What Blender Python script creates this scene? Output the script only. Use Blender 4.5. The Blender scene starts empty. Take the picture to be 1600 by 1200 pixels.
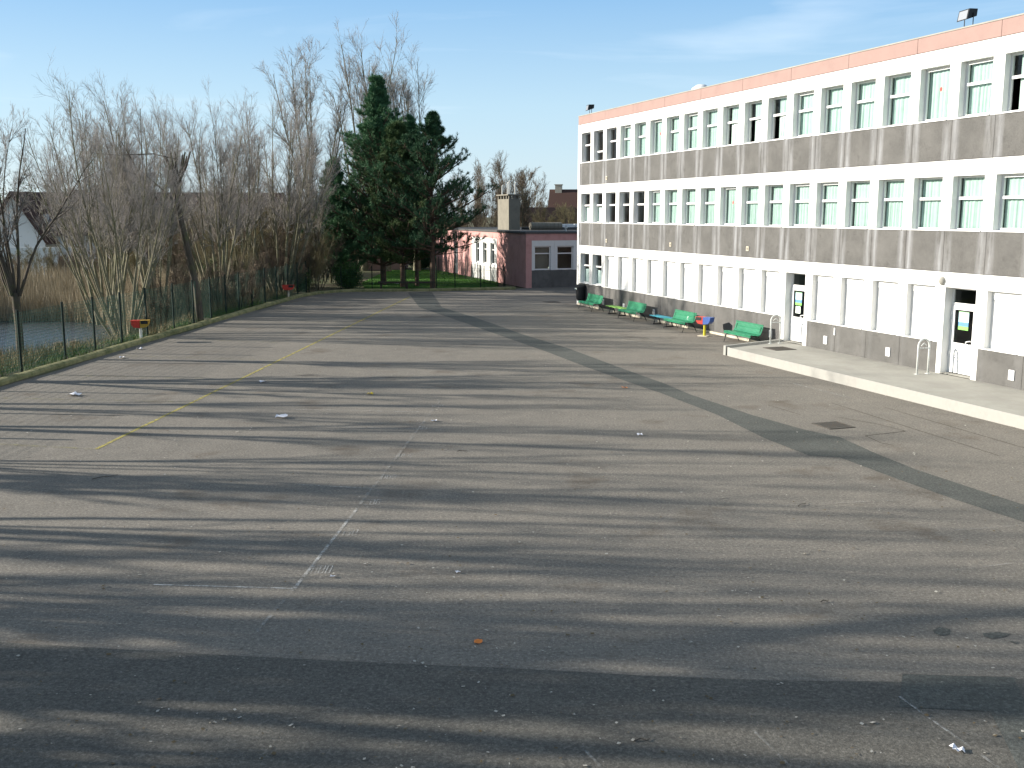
import bpy, math, random
import numpy as np
from mathutils import Vector, Matrix
random.seed(7); RS = np.random.RandomState(11)
scene = bpy.context.scene
COL = scene.collection
R = math.radians

# ------------------------------------------------------------------ camera, world, sun, exposure
H = 5.0; F = 1600.0; TH = math.atan(266/1600); CT, ST = math.cos(TH), math.sin(TH)
cam_d = bpy.data.cameras.new('camera'); cam = bpy.data.objects.new('camera', cam_d); COL.objects.link(cam)
cam.location = (0, 0, H); cam.rotation_euler = (math.pi/2-TH, 0, 0)
cam_d.sensor_width = 36; cam_d.lens = 36; cam_d.clip_end = 5000; cam_d.clip_start = 0.1
scene.camera = cam
SUN_EL = R(19); SUN_DIR = Vector((-.9955*math.cos(SUN_EL), .095*math.cos(SUN_EL), math.sin(SUN_EL))).normalized()
sl = bpy.data.lights.new('sun', 'SUN'); sl.energy = 4.9; sl.angle = R(0.6); sl.color = (1, .93, .82)
so = bpy.data.objects.new('sun', sl); COL.objects.link(so); so.rotation_euler = SUN_DIR.to_track_quat('Z', 'Y').to_euler()
w = bpy.data.worlds.new('World'); scene.world = w; w.use_nodes = True
nt = w.node_tree; nt.nodes.clear()
def N(t, typ, **kw):
    n = t.nodes.new(typ)
    for k, v in kw.items(): setattr(n, k, v)
    return n
wo = N(nt, 'ShaderNodeOutputWorld'); bg = N(nt, 'ShaderNodeBackground'); sky = N(nt, 'ShaderNodeTexSky')
sky.sky_type = 'NISHITA'; sky.sun_disc = False; sky.sun_elevation = SUN_EL
sky.sun_rotation = math.atan2(SUN_DIR.x, SUN_DIR.y)
sky.altitude = 20; sky.air_density = 1.0; sky.dust_density = 0.6; sky.ozone_density = 2.0
bg.inputs[1].default_value = 0.10
tc = N(nt, 'ShaderNodeTexCoord'); mp = N(nt, 'ShaderNodeMapping'); mp.inputs['Scale'].default_value = (1.2, 2.0, 12)
mp.inputs['Rotation'].default_value = (0, R(6), R(20))
nz = N(nt, 'ShaderNodeTexNoise'); nz.inputs['Scale'].default_value = 2.2; nz.inputs['Detail'].default_value = 7; nz.inputs['Distortion'].default_value = .5
cr = N(nt, 'ShaderNodeValToRGB'); cr.color_ramp.elements[0].position = .56; cr.color_ramp.elements[1].position = .86
cr.color_ramp.elements[1].color = (.36, .36, .36, 1)
mx = N(nt, 'ShaderNodeMix', data_type='RGBA'); mx.inputs['B'].default_value = (5.6, 6.2, 6.7, 1)
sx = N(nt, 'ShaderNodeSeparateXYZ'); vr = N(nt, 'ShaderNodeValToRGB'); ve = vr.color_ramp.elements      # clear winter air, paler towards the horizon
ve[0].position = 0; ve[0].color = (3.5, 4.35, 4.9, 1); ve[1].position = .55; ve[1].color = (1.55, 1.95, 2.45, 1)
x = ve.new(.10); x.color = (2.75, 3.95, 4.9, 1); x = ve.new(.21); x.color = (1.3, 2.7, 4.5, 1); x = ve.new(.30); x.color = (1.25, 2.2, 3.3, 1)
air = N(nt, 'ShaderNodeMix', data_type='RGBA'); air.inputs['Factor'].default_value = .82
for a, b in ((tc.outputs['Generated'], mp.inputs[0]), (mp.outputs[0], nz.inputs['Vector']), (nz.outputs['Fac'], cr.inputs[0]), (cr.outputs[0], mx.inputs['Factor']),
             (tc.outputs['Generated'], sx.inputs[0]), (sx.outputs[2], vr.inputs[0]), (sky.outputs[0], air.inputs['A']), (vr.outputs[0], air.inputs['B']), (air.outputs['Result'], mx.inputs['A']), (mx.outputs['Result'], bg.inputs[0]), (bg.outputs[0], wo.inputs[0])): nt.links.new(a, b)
scene.view_settings.view_transform = 'Standard'; scene.view_settings.look = 'None'
scene.view_settings.gamma = 1; scene.view_settings.use_curve_mapping = False
scene.view_settings.exposure = 1.0
scene.render.engine = 'CYCLES'
scene.cycles.transparent_max_bounces = 12

# ------------------------------------------------------------------ measuring helpers
def ray(px, py):
    u = px-800; v = 600-py
    return (u, F*CT+v*ST, v*CT-F*ST)
def g(px, py, z=0):                      # point of the ground seen at a pixel of the photograph
    r = ray(px, py); t = (z-H)/r[2]; return (r[0]*t, r[1]*t)
def at(px, py, Y):
    r = ray(px, py); t = Y/r[1]; return (r[0]*t, Y, H+r[2]*t)
P0 = Vector((3.748, 57.064, 0)); FA = math.atan2(-.94614, .32375)   # far corner of the school, direction of its front
def L2W(s, y, z=0):                      # along the front, into the building
    return Vector((P0.x+.32375*s+.94614*y, P0.y-.94614*s+.32375*y, z))

# ------------------------------------------------------------------ materials
MATS = {}
def mat(name, col, rough=.8, noise=None, spec=.3, metal=0, bump=None):
    """noise = list of (scale, colour, lo, hi) blotches mixed over the base"""
    if name in MATS: return MATS[name]
    m = bpy.data.materials.new(name); m.use_nodes = True; t = m.node_tree
    p = t.nodes['Principled BSDF']; p.inputs['Roughness'].default_value = rough
    p.inputs['Specular IOR Level'].default_value = spec; p.inputs['Metallic'].default_value = metal
    c = N(t, 'ShaderNodeRGB'); c.outputs[0].default_value = (*col, 1); out = c.outputs[0]
    tc = N(t, 'ShaderNodeTexCoord')
    for q in (noise or []):
        sc, col2, lo, hi = q[:4]
        n = N(t, 'ShaderNodeTexNoise'); n.inputs['Scale'].default_value = sc; n.inputs['Detail'].default_value = 6; n.inputs['Roughness'].default_value = .65
        if len(q) > 4:
            mpp = N(t, 'ShaderNodeMapping'); mpp.inputs['Scale'].default_value = q[4]; t.links.new(tc.outputs['Object'], mpp.inputs[0]); t.links.new(mpp.outputs[0], n.inputs['Vector'])
        else: t.links.new(tc.outputs['Object'], n.inputs['Vector'])
        mr = N(t, 'ShaderNodeMapRange'); mr.inputs[1].default_value = lo; mr.inputs[2].default_value = hi
        t.links.new(n.outputs['Fac'], mr.inputs[0])
        x = N(t, 'ShaderNodeMix', data_type='RGBA'); t.links.new(mr.outputs[0], x.inputs['Factor']); t.links.new(out, x.inputs['A']); x.inputs['B'].default_value = (*col2, 1)
        out = x.outputs['Result']
    t.links.new(out, p.inputs['Base Color'])
    if bump:
        n = N(t, 'ShaderNodeTexNoise'); n.inputs['Scale'].default_value = bump[0]; n.inputs['Detail'].default_value = 5
        t.links.new(tc.outputs['Object'], n.inputs['Vector'])
        b = N(t, 'ShaderNodeBump'); b.inputs['Strength'].default_value = bump[1]; b.inputs['Distance'].default_value = bump[2]
        t.links.new(n.outputs['Fac'], b.inputs['Height']); t.links.new(b.outputs[0], p.inputs['Normal'])
    MATS[name] = m; m['out'] = 0
    return m
def leafy(name, a, b, scale):            # two leaf colours by clump
    m = mat(name, a, .7, [(scale, b, .42, .6)], spec=.2); return m
M_white = mat('white_paint_concrete', (.74, .74, .72), .85, [(1.5, (.62, .62, .58), .55, .85), (9, (.66, .66, .63), .6, .9, (1, 1, .15))])
M_frame = mat('white_window_frame', (.78, .78, .77), .45)
M_pink = mat('pink_concrete', (.33, .225, .20), .9, [(1.2, (.285, .195, .175), .45, .75), (14, (.42, .25, .21), .6, .8), (5, (.24, .14, .12), .62, .85, (1, 1, .1))])
M_cream = mat('cream_render', (.55, .50, .40), .9, [(2, (.42, .38, .30), .45, .75)])
M_beige = mat('beige_concrete', (.215, .20, .165), .9, [(2, (.16, .15, .125), .45, .75)])
M_conc = mat('concrete', (.36, .35, .31), .9, [(.9, (.28, .27, .24), .4, .7), (12, (.30, .29, .27), .5, .8)], bump=(60, .3, .01))
M_curb = mat('painted_curb', (.33, .325, .30), .9, [(1.3, (.30, .29, .27), .52, .68, (1, 1, .5)), (9, (.36, .35, .32), .5, .75), (22, (.22, .21, .19), .66, .75)])
M_moss = mat('mossy_kerb', (.30, .28, .14), .95, [(2.5, (.13, .14, .06), .4, .65), (11, (.30, .28, .18), .55, .8)], bump=(25, .5, .02))
M_green = mat('green_bench_paint', (.02, .20, .10), .4, [(4, (.03, .25, .13), .45, .7)], spec=.5)
M_lime = mat('lime_paint', (.28, .55, .12), .5, [(9, (.2, .4, .1), .5, .7)])
M_teal = mat('blue_teal_paint', (.06, .38, .48), .5, [(9, (.04, .28, .4), .5, .7)])
M_black = mat('black_plastic', (.018, .02, .022), .5)
M_dkgreen = mat('dark_green_metal', (.005, .016, .012), .6)
M_yellow = mat('yellow_paint', (.62, .55, .04), .5)
M_red = mat('red_paint', (.55, .05, .035), .5, [(6, (.4, .05, .04), .5, .75)])
M_blue = mat('blue_paint', (.05, .11, .35), .5, [(6, (.09, .16, .4), .5, .75)])
M_ochre = mat('ochre_paint', (.42, .26, .04), .55)
M_greywhite = mat('worn_white_metal', (.62, .64, .62), .5, [(7, (.45, .45, .42), .5, .75)])
M_dark = mat('dark_room', (.24, .27, .25), .9)
M_floor = mat('room_floor', (.22, .20, .17), .7)
M_roof = mat('roof_felt', (.09, .09, .09), .95)
M_tile = mat('brown_roof_tiles', (.085, .045, .035), .85, [(30, (.05, .03, .025), .45, .6, (1, 1, 3))])
M_slate = mat('grey_slates', (.17, .17, .21), .8, [(12, (.11, .11, .14), .4, .7)])
M_curtain = mat('pale_green_curtain', (.46, .585, .54), .8, [(3, (.39, .52, .47), .4, .7)])
M_blind = mat('pale_blind', (.55, .66, .64), .8)
M_steel = mat('galvanised_steel', (.5, .5, .5), .35, metal=.8)
M_grate = mat('iron_grate', (.075, .07, .062), .7, [(20, (.12, .08, .05), .5, .7)])
M_wood = mat('old_wood', (.05, .045, .035), .9)
M_bark = mat('grey_bark', (.10, .085, .07), .95, [(3, (.06, .05, .04), .4, .6, (1, 1, .3)), (2.2, (.09, .10, .045), .5, .7)])
M_barkg = mat('olive_bark', (.18, .165, .12), .95, [(1.4, (.13, .135, .07), .4, .65), (5, (.27, .24, .18), .5, .7)])
M_twig = mat('twigs', (.34, .315, .30), .9, [(.5, (.22, .20, .182), .4, .65)])
M_twigb = mat('russet_twigs', (.19, .145, .11), .9, [(.5, (.13, .11, .075), .4, .6)])
M_twigo = mat('olive_twigs', (.17, .145, .075), .9, [(.4, (.12, .11, .06), .4, .65)])
M_barkp = mat('pine_bark', (.085, .055, .042), .95, [(3, (.14, .10, .07), .45, .65)])
M_needle = leafy('blue_green_needles', (.06, .145, .07), (.085, .18, .085), .9)
M_needle2 = leafy('olive_needles', (.055, .095, .035), (.08, .125, .045), .9)
M_needle3 = leafy('dark_needles', (.035, .09, .045), (.055, .12, .058), .9)
M_leaf = leafy('shrub_leaves', (.03, .08, .02), (.055, .12, .03), 1.5)
M_grass = leafy('grass_blades', (.065, .13, .028), (.10, .15, .05), 1.2)
M_lawnb = leafy('lawn_blades', (.07, .20, .02), (.05, .14, .018), .5)
M_reed = leafy('dry_reeds', (.40, .34, .24), (.30, .25, .17), .6)
M_drygrass = leafy('dry_grass', (.26, .21, .12), (.16, .14, .07), .8)
M_paper = mat('paper', (.75, .75, .8), .8)
M_orange = mat('orange_wrapper', (.7, .22, .05), .6)
M_ywrap = mat('yellow_wrapper', (.75, .55, .05), .6)
M_speck = mat('chips_and_leaves', (.45, .43, .38), .9, [(1.7, (.12, .09, .05), .45, .5)])
M_sticker = mat('white_sticker', (.7, .78, .72), .6)
M_rdot = mat('red_sticker', (.6, .06, .05), .6)

def glass():
    m = bpy.data.materials.new('window_glass'); m.use_nodes = True; t = m.node_tree; t.nodes.clear()
    o = N(t, 'ShaderNodeOutputMaterial'); f = N(t, 'ShaderNodeFresnel'); f.inputs[0].default_value = 1.5
    a = N(t, 'ShaderNodeBsdfTransparent'); a.inputs[0].default_value = (.93, .95, .945, 1)
    b = N(t, 'ShaderNodeBsdfGlossy'); b.inputs['Roughness'].default_value = .02; x = N(t, 'ShaderNodeMixShader')
    ge = N(t, 'ShaderNodeNewGeometry'); mt = N(t, 'ShaderNodeMath', operation='SUBTRACT', use_clamp=True); t.links.new(f.outputs[0], mt.inputs[0]); t.links.new(ge.outputs['Backfacing'], mt.inputs[1])
    for p, q in ((mt.outputs[0], x.inputs[0]), (a.outputs[0], x.inputs[1]), (b.outputs[0], x.inputs[2]), (x.outputs[0], o.inputs[0])): t.links.new(p, q)
    return m
M_glass = glass()

def stone():                             # dark aggregate spandrels, pale lime runs under the pilasters
    m = bpy.data.materials.new('dark_aggregate_panels'); m.use_nodes = True; t = m.node_tree; p = t.nodes['Principled BSDF']; p.inputs['Roughness'].default_value = .9
    tc = N(t, 'ShaderNodeTexCoord'); sp = N(t, 'ShaderNodeSeparateXYZ'); t.links.new(tc.outputs['Object'], sp.inputs[0])
    def M(op, a, b=None, c=None):
        n = N(t, 'ShaderNodeMath', operation=op)
        for i, v in enumerate((a, b, c)):
            if v is None: continue
            if isinstance(v, (int, float)): n.inputs[i].default_value = v
            else: t.links.new(v, n.inputs[i])
        return n.outputs[0]
    def noise(sc, scale=(1, 1, 1), det=6):
        mpp = N(t, 'ShaderNodeMapping'); mpp.inputs['Scale'].default_value = scale; t.links.new(tc.outputs['Object'], mpp.inputs[0])
        n = N(t, 'ShaderNodeTexNoise'); n.inputs['Scale'].default_value = sc; n.inputs['Detail'].default_value = det; n.inputs['Roughness'].default_value = .65; t.links.new(mpp.outputs[0], n.inputs['Vector']); return n.outputs['Fac']
    def mix(f, a, b):
        x = N(t, 'ShaderNodeMix', data_type='RGBA'); t.links.new(f, x.inputs['Factor'])
        if isinstance(a, tuple): x.inputs['A'].default_value = (*a, 1)
        else: t.links.new(a, x.inputs['A'])
        x.inputs['B'].default_value = (*b, 1); return x.outputs['Result']
    def rng(v, lo, hi):
        n = N(t, 'ShaderNodeMapRange'); n.inputs[1].default_value = lo; n.inputs[2].default_value = hi; t.links.new(v, n.inputs[0]); return n.outputs[0]
    c = mix(rng(noise(1.1), .4, .68), (.080, .078, .074), (.125, .121, .115))
    c = mix(rng(noise(2.5), .55, .75), c, (.052, .050, .046))
    c = mix(rng(noise(130, det=2), .5, .68), c, (.17, .165, .155))
    fr = M('MODULO', M('ADD', sp.outputs[0], 100*1.65+.1), 1.65)   # 0..1.65 within a module
    def bell(x0, wd):
        return M('MAXIMUM', M('SUBTRACT', 1, M('DIVIDE', M('ABSOLUTE', M('SUBTRACT', fr, x0)), wd)), 0)
    st = M('MAXIMUM', bell(.16, .20), bell(1.47, .22))
    up = M('GREATER_THAN', sp.outputs[2], 2.5)
    st = M('MULTIPLY', M('MULTIPLY', st, rng(noise(1.1, (4, 1, .5)), .36, .70)), M('ADD', M('MULTIPLY', up, .66), .12))
    c = mix(st, c, (.38, .39, .41))
    t.links.new(c, p.inputs['Base Color'])
    b = N(t, 'ShaderNodeBump'); b.inputs['Strength'].default_value = .4; b.inputs['Distance'].default_value = .006; t.links.new(noise(90), b.inputs['Height']); t.links.new(b.outputs[0], p.inputs['Normal'])
    return m
M_stone = stone()

def asphalt(name, base, dark, light, stains=True, chips=True):
    m = bpy.data.materials.new(name); m.use_nodes = True; t = m.node_tree; p = t.nodes['Principled BSDF']; p.inputs['Roughness'].default_value = .88; p.inputs['Specular IOR Level'].default_value = .25
    tc = N(t, 'ShaderNodeTexCoord')
    def noise(sc, det=6, scale=(1, 1, 1), loc=(0, 0, 0)):
        mpp = N(t, 'ShaderNodeMapping'); mpp.inputs['Scale'].default_value = scale; mpp.inputs['Location'].default_value = loc; t.links.new(tc.outputs['Object'], mpp.inputs[0])
        n = N(t, 'ShaderNodeTexNoise'); n.inputs['Scale'].default_value = sc; n.inputs['Detail'].default_value = det; n.inputs['Roughness'].default_value = .6; t.links.new(mpp.outputs[0], n.inputs['Vector']); return n.outputs['Fac']
    def mix(f, a, b):
        x = N(t, 'ShaderNodeMix', data_type='RGBA'); t.links.new(f, x.inputs['Factor'])
        if isinstance(a, tuple): x.inputs['A'].default_value = (*a, 1)
        else: t.links.new(a, x.inputs['A'])
        x.inputs['B'].default_value = (*b, 1); return x.outputs['Result']
    def rng(v, lo, hi, mxv=1):
        n = N(t, 'ShaderNodeMapRange'); n.inputs[1].default_value = lo; n.inputs[2].default_value = hi; n.inputs[4].default_value = mxv; t.links.new(v, n.inputs[0]); return n.outputs[0]
    c = mix(rng(noise(.18), .35, .7), base, dark)
    c = mix(rng(noise(1.7, 8), .42, .7, .7), c, light)
    c = mix(rng(noise(6, 6, loc=(9, 2, 4)), .5, .72, .45), c, dark)
    c = mix(rng(noise(.33, 4, (1, 2.2, 1), (2, 9, 0)), .52, .7, .5), c, tuple(v*.72 for v in base))
    c = mix(rng(noise(55, 3), .38, .72, .75), c, tuple(v*.45 for v in base))
    c = mix(rng(noise(75, 2, loc=(5, 3, 1)), .56, .72, .7), c, tuple(min(1, v*1.9) for v in base))
    c = mix(rng(noise(17, 4, loc=(1, 8, 2)), .46, .68, .75), c, tuple(v*.5 for v in base))
    c = mix(rng(noise(23, 3, loc=(7, 2, 5)), .52, .70, .7), c, tuple(v*1.6 for v in base))
    if stains:
        c = mix(rng(noise(.55, 5, loc=(3, 7, 0)), .58, .72, .6), c, (.095, .070, .048))
        c = mix(rng(noise(2.1, 7, loc=(6, 1, 0)), .63, .76, .55), c, (.09, .08, .065))
    if chips:
        v = N(t, 'ShaderNodeTexVoronoi'); v.inputs['Scale'].default_value = 3.4; t.links.new(tc.outputs['Object'], v.inputs['Vector'])
        c = mix(rng(v.outputs['Distance'], .035, .02, .75), c, (.34, .33, .31))
    t.links.new(c, p.inputs['Base Color'])
    b = N(t, 'ShaderNodeBump'); b.inputs['Strength'].default_value = .55; b.inputs['Distance'].default_value = .012; t.links.new(noise(45, 4), b.inputs['Height'])
    b2 = N(t, 'ShaderNodeBump'); b2.inputs['Strength'].default_value = .5; b2.inputs['Distance'].default_value = .02; t.links.new(noise(1.2, 3), b2.inputs['Height']); t.links.new(b.outputs[0], b2.inputs['Normal'])
    t.links.new(b2.outputs[0], p.inputs['Normal'])
    return m
M_asph = asphalt('worn_asphalt', (.222, .203, .175), (.170, .157, .137), (.278, .252, .213))
M_asph2 = asphalt('newer_asphalt', (.105, .11, .10), (.086, .09, .084), (.135, .14, .128), False)
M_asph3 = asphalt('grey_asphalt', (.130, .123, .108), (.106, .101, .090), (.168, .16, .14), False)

def paint(name, col, lo, hi):            # worn paint: gaps show the asphalt through
    m = bpy.data.materials.new(name); m.use_nodes = True; t = m.node_tree; p = t.nodes['Principled BSDF']; p.inputs['Base Color'].default_value = (*col, 1); p.inputs['Roughness'].default_value = .8
    tc = N(t, 'ShaderNodeTexCoord'); n = N(t, 'ShaderNodeTexNoise'); n.inputs['Scale'].default_value = 4; n.inputs['Detail'].default_value = 9; n.inputs['Roughness'].default_value = .8; t.links.new(tc.outputs['Object'], n.inputs['Vector'])
    r = N(t, 'ShaderNodeMapRange'); r.inputs[1].default_value = lo; r.inputs[2].default_value = hi; t.links.new(n.outputs['Fac'], r.inputs[0]); t.links.new(r.outputs[0], p.inputs['Alpha'])
    return m
M_lw = paint('worn_white_line', (.50, .50, .48), .42, .62)
M_lw2 = paint('faint_white_line', (.38, .38, .36), .47, .72)
M_ly = paint('worn_yellow_line', (.42, .36, .08), .36, .58)
M_ly2 = paint('faint_yellow_line', (.33, .31, .12), .46, .68)

def water():
    m = mat('pond_water', (.05, .06, .065), .22, spec=.8, bump=(3.5, .9, .12)); return m
M_water = water()
def poster():
    m = bpy.data.materials.new('poster_print'); m.use_nodes = True; t = m.node_tree; p = t.nodes['Principled BSDF']; p.inputs['Roughness'].default_value = .5
    tc = N(t, 'ShaderNodeTexCoord'); sp = N(t, 'ShaderNodeSeparateXYZ'); t.links.new(tc.outputs['Generated'], sp.inputs[0])
    r = N(t, 'ShaderNodeValToRGB'); r.color_ramp.interpolation = 'CONSTANT'; e = r.color_ramp.elements
    e[0].color = (.22, .55, .12, 1); e[1].position = .2; e[1].color = (.10, .25, .45, 1)
    for q, c in ((.42, (.45, .65, .72, 1)), (.93, (.3, .55, .3, 1))): x = e.new(q); x.color = c
    t.links.new(sp.outputs[2], r.inputs[0]); t.links.new(r.outputs[0], p.inputs['Base Color']); return m
M_poster = poster()

# ------------------------------------------------------------------ mesh helpers
def tag(o, label=None, cat=None, group=None, kind=None):
    if label: o['label'] = label
    if cat: o['category'] = cat
    if group: o['group'] = group
    if kind: o['kind'] = kind
    return o
def empty(name, label, cat, loc=(0, 0, 0), rz=0, group=None):
    o = bpy.data.objects.new(name, None); COL.objects.link(o); o.location = loc; o.rotation_euler = (0, 0, rz)
    o.empty_display_size = .2
    return tag(o, label, cat, group)
class MB:
    def __init__(s): s.v = []; s.f = []
    def add(s, vs, fs):
        k = len(s.v); s.v += [tuple(a) for a in vs]; s.f += [tuple(i+k for i in f) for f in fs]; return s
    def box(s, x0, x1, y0, y1, z0, z1):
        return s.add([(x0,y0,z0),(x1,y0,z0),(x1,y1,z0),(x0,y1,z0),(x0,y0,z1),(x1,y0,z1),(x1,y1,z1),(x0,y1,z1)],
                     [(0,3,2,1),(4,5,6,7),(0,1,5,4),(1,2,6,5),(2,3,7,6),(3,0,4,7)])
    def prism(s, poly, z0, z1):          # poly counter-clockwise in xy
        n = len(poly)
        return s.add([(p[0], p[1], z0) for p in poly]+[(p[0], p[1], z1) for p in poly],
                     [tuple(range(n))[::-1], tuple(range(n, 2*n))]+[(i, (i+1) % n, n+(i+1) % n, n+i) for i in range(n)])
    def sheet(s, poly, z):
        return s.add([(p[0], p[1], z) for p in poly], [tuple(range(len(poly)))])
    def tube(s, pts, r, sides=8, cap=True):
        pts = [Vector(p) for p in pts]; n = len(pts); rr = r if isinstance(r, (list, tuple)) else [r]*n; vs = []
        t0 = (pts[1]-pts[0]).normalized(); ref = Vector((0, 0, 1)) if abs(t0.z) < .9 else Vector((1, 0, 0)); a = t0.cross(ref).normalized()
        for i, p in enumerate(pts):
            t = (pts[min(i+1, n-1)]-pts[max(i-1, 0)]).normalized(); a = (a-t*a.dot(t)).normalized(); b = t.cross(a)
            for k in range(sides):
                q = 2*math.pi*k/sides; vs.append(p+(a*math.cos(q)+b*math.sin(q))*rr[i])
        fs = [(i*sides+k, i*sides+(k+1) % sides, (i+1)*sides+(k+1) % sides, (i+1)*sides+k) for i in range(n-1) for k in range(sides)]
        if cap: fs += [tuple(range(sides))[::-1], tuple(range((n-1)*sides, n*sides))]
        return s.add(vs, fs)
    def lathe(s, prof, cx=0, cy=0, sides=16):
        vs = [(cx+r*math.cos(2*math.pi*k/sides), cy+r*math.sin(2*math.pi*k/sides), z) for r, z in prof for k in range(sides)]; n = len(prof)
        fs = [(i*sides+k, i*sides+(k+1) % sides, (i+1)*sides+(k+1) % sides, (i+1)*sides+k) for i in range(n-1) for k in range(sides)]
        fs += [tuple(range(sides))[::-1], tuple(range((n-1)*sides, n*sides))]
        return s.add(vs, fs)
    def build(s, name, m, parent=None, loc=None, rz=0, smooth=False, bevel=0):
        me = bpy.data.meshes.new(name); me.from_pydata(s.v, [], s.f); me.materials.append(m)
        if smooth: me.polygons.foreach_set('use_smooth', [True]*len(me.polygons))
        o = bpy.data.objects.new(name, me); COL.objects.link(o)
        if parent: o.parent = parent
        if loc: o.location = loc
        if rz: o.rotation_euler = (0, 0, rz)
        if bevel:
            b = o.modifiers.new('bevel', 'BEVEL'); b.width = bevel; b.segments = 2; b.limit_method = 'ANGLE'
        return o
def np_mesh(name, V, Fq, m, parent=None, smooth=False):   # V (n,3), Fq (k,3|4)
    me = bpy.data.meshes.new(name); k = Fq.shape[1]
    me.vertices.add(len(V)); me.vertices.foreach_set('co', V.astype(np.float32).ravel())
    me.loops.add(Fq.size); me.loops.foreach_set('vertex_index', Fq.astype(np.int32).ravel())
    me.polygons.add(len(Fq)); me.polygons.foreach_set('loop_start', np.arange(0, Fq.size, k, dtype=np.int32)); me.polygons.foreach_set('loop_total', np.full(len(Fq), k, dtype=np.int32))
    if smooth: me.polygons.foreach_set('use_smooth', np.ones(len(Fq), dtype=bool))
    me.update(calc_edges=True); me.validate(); me.materials.append(m)
    o = bpy.data.objects.new(name, me); COL.objects.link(o)
    if parent: o.parent = parent
    return o
def nrm(a): return a/np.maximum(np.linalg.norm(a, axis=-1, keepdims=True), 1e-9)
def tubes(P, Rr, sides):                 # P (M,n,3), Rr (M,n)
    Mn, n, _ = P.shape; T = nrm(P[:, -1]-P[:, 0]); ref = np.where(np.abs(T[:, 2:3]) < .9, np.array([[0, 0, 1.]]), np.array([[1., 0, 0]]))
    A = nrm(np.cross(T, ref)); B = np.cross(T, A); q = 2*np.pi*np.arange(sides)/sides
    off = A[:, None, None, :]*np.cos(q)[None, None, :, None]+B[:, None, None, :]*np.sin(q)[None, None, :, None]
    V = (P[:, :, None, :]+off*Rr[:, :, None, None]).reshape(-1, 3)
    i, k = np.meshgrid(np.arange(n-1), np.arange(sides), indexing='ij'); k2 = (k+1) % sides
    f = np.stack([i*sides+k, i*sides+k2, (i+1)*sides+k2, (i+1)*sides+k], -1).reshape(-1, 4)
    Fq = (f[None]+(np.arange(Mn)*n*sides)[:, None, None]).reshape(-1, 4)
    return V, Fq
def joinm(parts):
    V = []; Fq = []; k = 0
    for v, f in parts: V.append(v); Fq.append(f+k); k += len(v)
    return np.concatenate(V), np.concatenate(Fq)
def grow(S, D, Ln, R0, n, wander, up, rs, taper=.25):
    P = [S]; d = nrm(D)
    for i in range(n-1):
        d = nrm(d+rs.normal(0, wander, d.shape)+np.array([0, 0, up])); P.append(P[-1]+d*(Ln/(n-1))[:, None])
    P = np.stack(P, 1); t = np.linspace(1, taper, n); return P, R0[:, None]*t[None]
def children(P, Rr, Ln, c, t0, t1, ang, ratio, rratio, rs, rmin, lenfall=.5):
    M, n, _ = P.shape; idx = np.repeat(np.arange(M), c); t = rs.uniform(t0, t1, M*c); x = t*(n-1); i = np.minimum(x.astype(int), n-2); fr = (x-i)[:, None]
    S = P[idx, i]*(1-fr)+P[idx, i+1]*fr; T = nrm(P[idx, i+1]-P[idx, i]); rad = Rr[idx, i]*(1-fr[:, 0])+Rr[idx, i+1]*fr[:, 0]
    rv = rs.normal(size=T.shape); pr = nrm(rv-T*(rv*T).sum(1, keepdims=True)); a = np.radians(rs.uniform(ang*.6, ang*1.35, M*c))[:, None]
    D = T*np.cos(a)+pr*np.sin(a)
    L = Ln[idx]*ratio*rs.uniform(.6, 1.2, M*c)*(1-lenfall*(t-t0)/(t1-t0+1e-6))
    return S, D, L, np.maximum(rad*rratio, rmin)

def coppice(name, label, cat, loc, h, spread, stems, rs, tw=M_twig, bk=M_barkg, r0=.07, group=None, dens=1., trunk_h=0, lean=(0, 0), rt=.0, b0=.22, tr=.0045, wan=.032, c2=10, c3=4, tp=.2):
    """many stems rising from one stool, each with ascending branches and fine twigs"""
    o = empty(name, label, cat, loc, 0, group)
    a = rs.uniform(0, 2*np.pi, stems); q = np.sqrt(rs.uniform(0, 1, stems)); tilt = q*spread/h
    S = np.stack([np.cos(a)*(.25 if trunk_h else .55)*q, np.sin(a)*(.25 if trunk_h else .55)*q, np.full(stems, trunk_h*1.)], 1)
    D = np.stack([np.cos(a)*tilt*1.15+lean[0], np.sin(a)*tilt*1.15+lean[1], np.ones(stems)], 1)
    L = (h-trunk_h)*rs.uniform(.80, 1.0, stems)*(1-.22*q*q); R0 = r0*rs.uniform(.6, 1.25, stems)
    P0_, R_0 = grow(S, D, L, R0, 10, wan, .03, rs, tp)
    parts = [tubes(P0_, R_0, 6)]
    if trunk_h:
        tk = np.array([[[0, 0, -.4], [.03, 0, trunk_h*.5], [0, 0, trunk_h+.1]]]); parts.append(tubes(tk, np.array([[rt*1.25, rt, rt*1.1]]), 8))
    S1, D1, L1, R1 = children(P0_, R_0, L, int(17*dens), b0, .97, 25, .22, .55, rs, tr*1.8, .3)
    P1, Q1 = grow(S1, D1, L1, R1, 6, .07, .05, rs, .3)
    parts.append(tubes(P1, Q1, 4))
    V, Fq = joinm(parts); np_mesh('trunk', V, Fq, bk, o, True)
    S2, D2, L2, R2 = children(P1, Q1, L1, c2, .1, 1., 30, .5, .6, rs, tr*1.15, .3)
    P2, Q2 = grow(S2, D2, L2, R2, 4, .09, .05, rs, .5)
    S3, D3, L3, R3 = children(P2, Q2, L2, c3, .2, 1., 32, .65, .7, rs, tr*.85, .3)
    P3, Q3 = grow(S3, D3, L3, R3, 3, .1, .04, rs, .6)
    V, Fq = joinm([tubes(P2, Q2, 3), tubes(P3, Q3, 3)]); np_mesh('crown', V, Fq, tw, o)
    return o
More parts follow.
